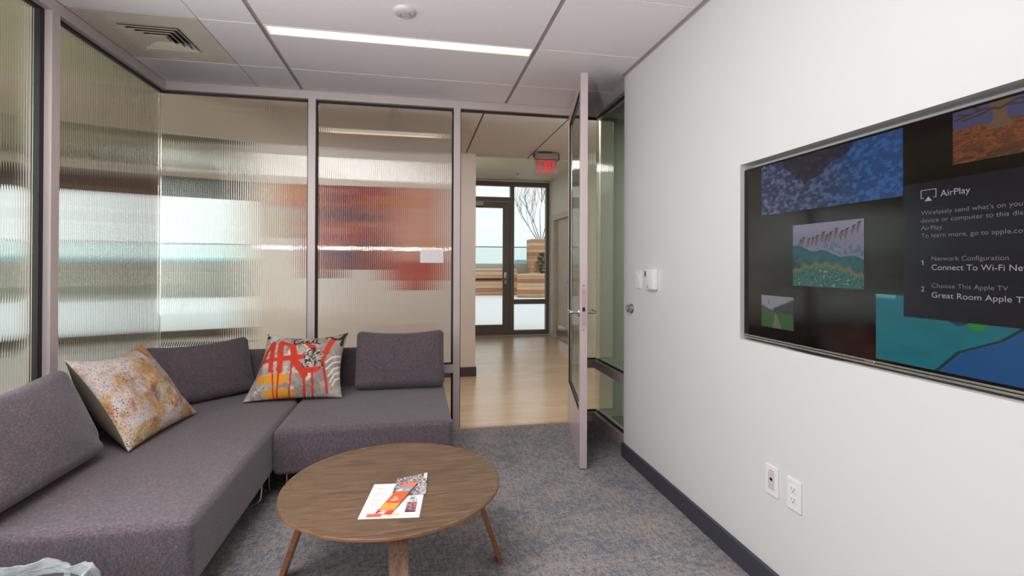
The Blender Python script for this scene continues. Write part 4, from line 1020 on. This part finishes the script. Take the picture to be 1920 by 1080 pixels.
# ------------------------------------------------------------------ WASTE BIN with bag
bx, by = -2.44, -2.235
bn = thing('waste_bin', (bx, by, 0), 'waste bin lined with a milky plastic bag in front of the sofa', 'bin')
bm = nb(); lathe(bm, [(0, .0), (.115, 0), (.118, .01), (.138, .335), (.134, .335), (.113, .014), (0, .012)], Matrix.Translation((bx, by, 0)), 40); obj('bin_body', bm, M['bin'], bn, 40)
bm = nb(); R = []; rs = random.Random(4); ph = [rs.uniform(0, 6) for _ in range(8)]
prof = [(.120, .20), (.131, .30), (.136, .335), (.142, .352), (.152, .352), (.160, .335), (.164, .29), (.160, .22), (.156, .17)]
for i, (r, z) in enumerate(prof):
    row = []
    for k in range(96):
        a = 2*PI*k/96; wob = .006*math.sin(7*a+ph[0]+i*.3)+.004*math.sin(17*a+ph[1]+i*.5)+.0025*math.sin(31*a+ph[2]); top = .016+.012*math.sin(3*a+ph[3])+.006*math.sin(8*a+ph[4]) if 2 <= i <= 5 else 0
        row.append(bm.verts.new((bx+(r+wob*(i/4))*math.cos(a), by+(r+wob*(i/4))*math.sin(a), z+top)))
    R.append(row)
for A_, B_ in zip(R, R[1:]):
    for k in range(96): bm.faces.new((A_[k], A_[(k+1) % 96], B_[(k+1) % 96], B_[k]))
lo_ = obj('bin_liner', bm, M['bag'], bn, 60); lo_['label'] = 'milky translucent plastic bag'
sm = lo_.modifiers.new('thickness', 'SOLIDIFY'); sm.thickness = .0012

# ------------------------------------------------------------------ OUTSIDE: terrace, planters, skyline
struct('ground_terrace', box(nb(), (-60, 5.05, -.15), (40, 19, -.02)), M['snow'], 'snow covered roof terrace outside the glass door', 'terrace')
struct('ground_city', box(nb(), (-600, 20, -14), (600, 900, -13)), plain('snowy_flats', (205, 216, 218), .9, 0, .05, .01), 'pale snowy ground far below the terrace', 'ground')
bm = nb(); box(bm, (-40, 18.0, -.02), (30, 18.3, 1.33)); struct('wall_parapet', bm, M['concrete'], 'low concrete parapet at the terrace edge', 'parapet')
bn_ = thing('planter', (-10, 17, 0), 'long low cedar board planter along the terrace parapet', 'planter', 'cedar planters')
obj('planter_body', box(nb(), (-3.2, 16.9, -.02), (2.9, 17.9, 1.08), .01, 1), M['cedar'], bn_)
obj('snow_cap', box(nb(), (-3.1, 17.0, 1.07), (2.85, 17.85, 1.10), .01, 1), M['snow'], bn_)
sw = nb(); box(sw, (-40, 16.9, -.02), (-3.25, 17.9, .95), .02, 1); tag(obj('seat_wall', sw, plain('grey_green_stone', (150, 148, 132), .85, 0, .1, .6)), 'long low grey stone seat wall on the terrace behind the great room windows', 'wall')
pl = thing('planter', (3.9, 15.9, 0), 'square cedar board planter holding the evergreen shrub', 'planter', 'cedar planters')
obj('planter_body', quadprism(nb(), [(2.58, 15.35), (3.50, 15.1), (4.9, 16.4), (3.6, 16.85)], -.02, .92), M['cedar'], pl)
pb = thing('planter', (4.2, 17.3, 0), 'tall cedar board planter box with the bare tree', 'planter', 'cedar planters')
obj('planter_body', box(nb(), (3.55, 17.0, -.02), (4.9, 17.95, 2.40), .01, 1), M['cedar'], pb)
rl = thing('railing', (0, 18.15, 1.33), 'glass railing with thin dark top rail on the parapet', 'railing')
bm = nb(); box(bm, (-40, 18.12, 2.06), (30, 18.17, 2.10)); obj('top_rail', bm, M['bronze'], rl)
bm = nb(); box(bm, (-40, 18.14, 1.33), (30, 18.15, 2.06)); obj('glass_panel', bm, M['railpane'], rl)
# shrub
rs = random.Random(11)
sh = thing('evergreen_shrub', (3.72, 15.85, .92), 'dark evergreen shrub in the square planter', 'shrub')
bm = nb()
for k in range(520):
    h = rs.random(); rad = .42*(1-h*.75)*math.sqrt(rs.random()); a = rs.uniform(0, 2*PI); c = Vector((3.72+rad*math.cos(a), 15.85+rad*math.sin(a), .93+h*.80))
    d = Vector((math.cos(a), math.sin(a), rs.uniform(.2, 1.2))).normalized()*rs.uniform(.08, .15); s_ = d.cross(Vector((0, 0, 1))).normalized()*.022
    v_ = [bm.verts.new(p) for p in (c-s_, c+s_, c+d)]; bm.faces.new(v_)
obj('foliage', bm, M['ever'], sh)
bm = nb(); tube(bm, [(3.72, 15.85, .921), (3.72, 15.85, 1.5)], [.04, .012], 8); obj('trunk', bm, M['bark'], sh)
# bare tree
bm = nb()
def branch(p, d, L, r, depth):
    pts = [p]; dd = d.copy()
    for i in range(4):
        dd = (dd+Vector((rs.uniform(-.16, .16), rs.uniform(-.16, .16), .07))).normalized(); pts.append(pts[-1]+dd*L/4)
    tube(bm, pts, [r*(1-.16*i) for i in range(5)], 5)
    if depth == 0: return
    for k in range(4 if depth > 1 else 3):
        i = rs.choice((2, 3, 4)); side = Vector((rs.uniform(-1, 1), rs.uniform(-.6, .6), rs.uniform(.3, 1))).normalized()
        branch(pts[i], (dd*.9+side*.7).normalized(), L*.62, r*.55, depth-1)
for a, l in ((-.8, 1.5), (-.55, 1.7), (-.3, 1.8), (-.1, 1.9), (.15, 1.9), (.4, 1.8), (.65, 1.5)): branch(Vector((4.1+a*.3, 17.4, 2.43)), Vector((a, rs.uniform(-.2, .2), 1)).normalized(), l*.85, .02, 3)
tag(obj('bare_tree', bm, M['bark']), 'leafless multi stemmed tree in the tall planter box', 'tree')
# skyline
bm0 = box(nb(), (-.5, -.5, 0), (.5, .5, 1)); b0 = obj('skyline_building', bm0, M['hazy'])
LBL = 'hazy teal building on the far skyline beyond the terrace'
k = 0; x = -260.0
while x < 90:
    wd = rs.uniform(10, 22); o = b0 if k == 0 else b0.copy()
    if k: COL.objects.link(o)
    o.location = (x+wd/2, 235+rs.uniform(-15, 15), -13.5); o.scale = (wd, 12, 13.5+rs.uniform(1.5, 5.8)); tag(o, LBL, 'building', 'skyline buildings'); x += wd+rs.uniform(0, 5); k += 1
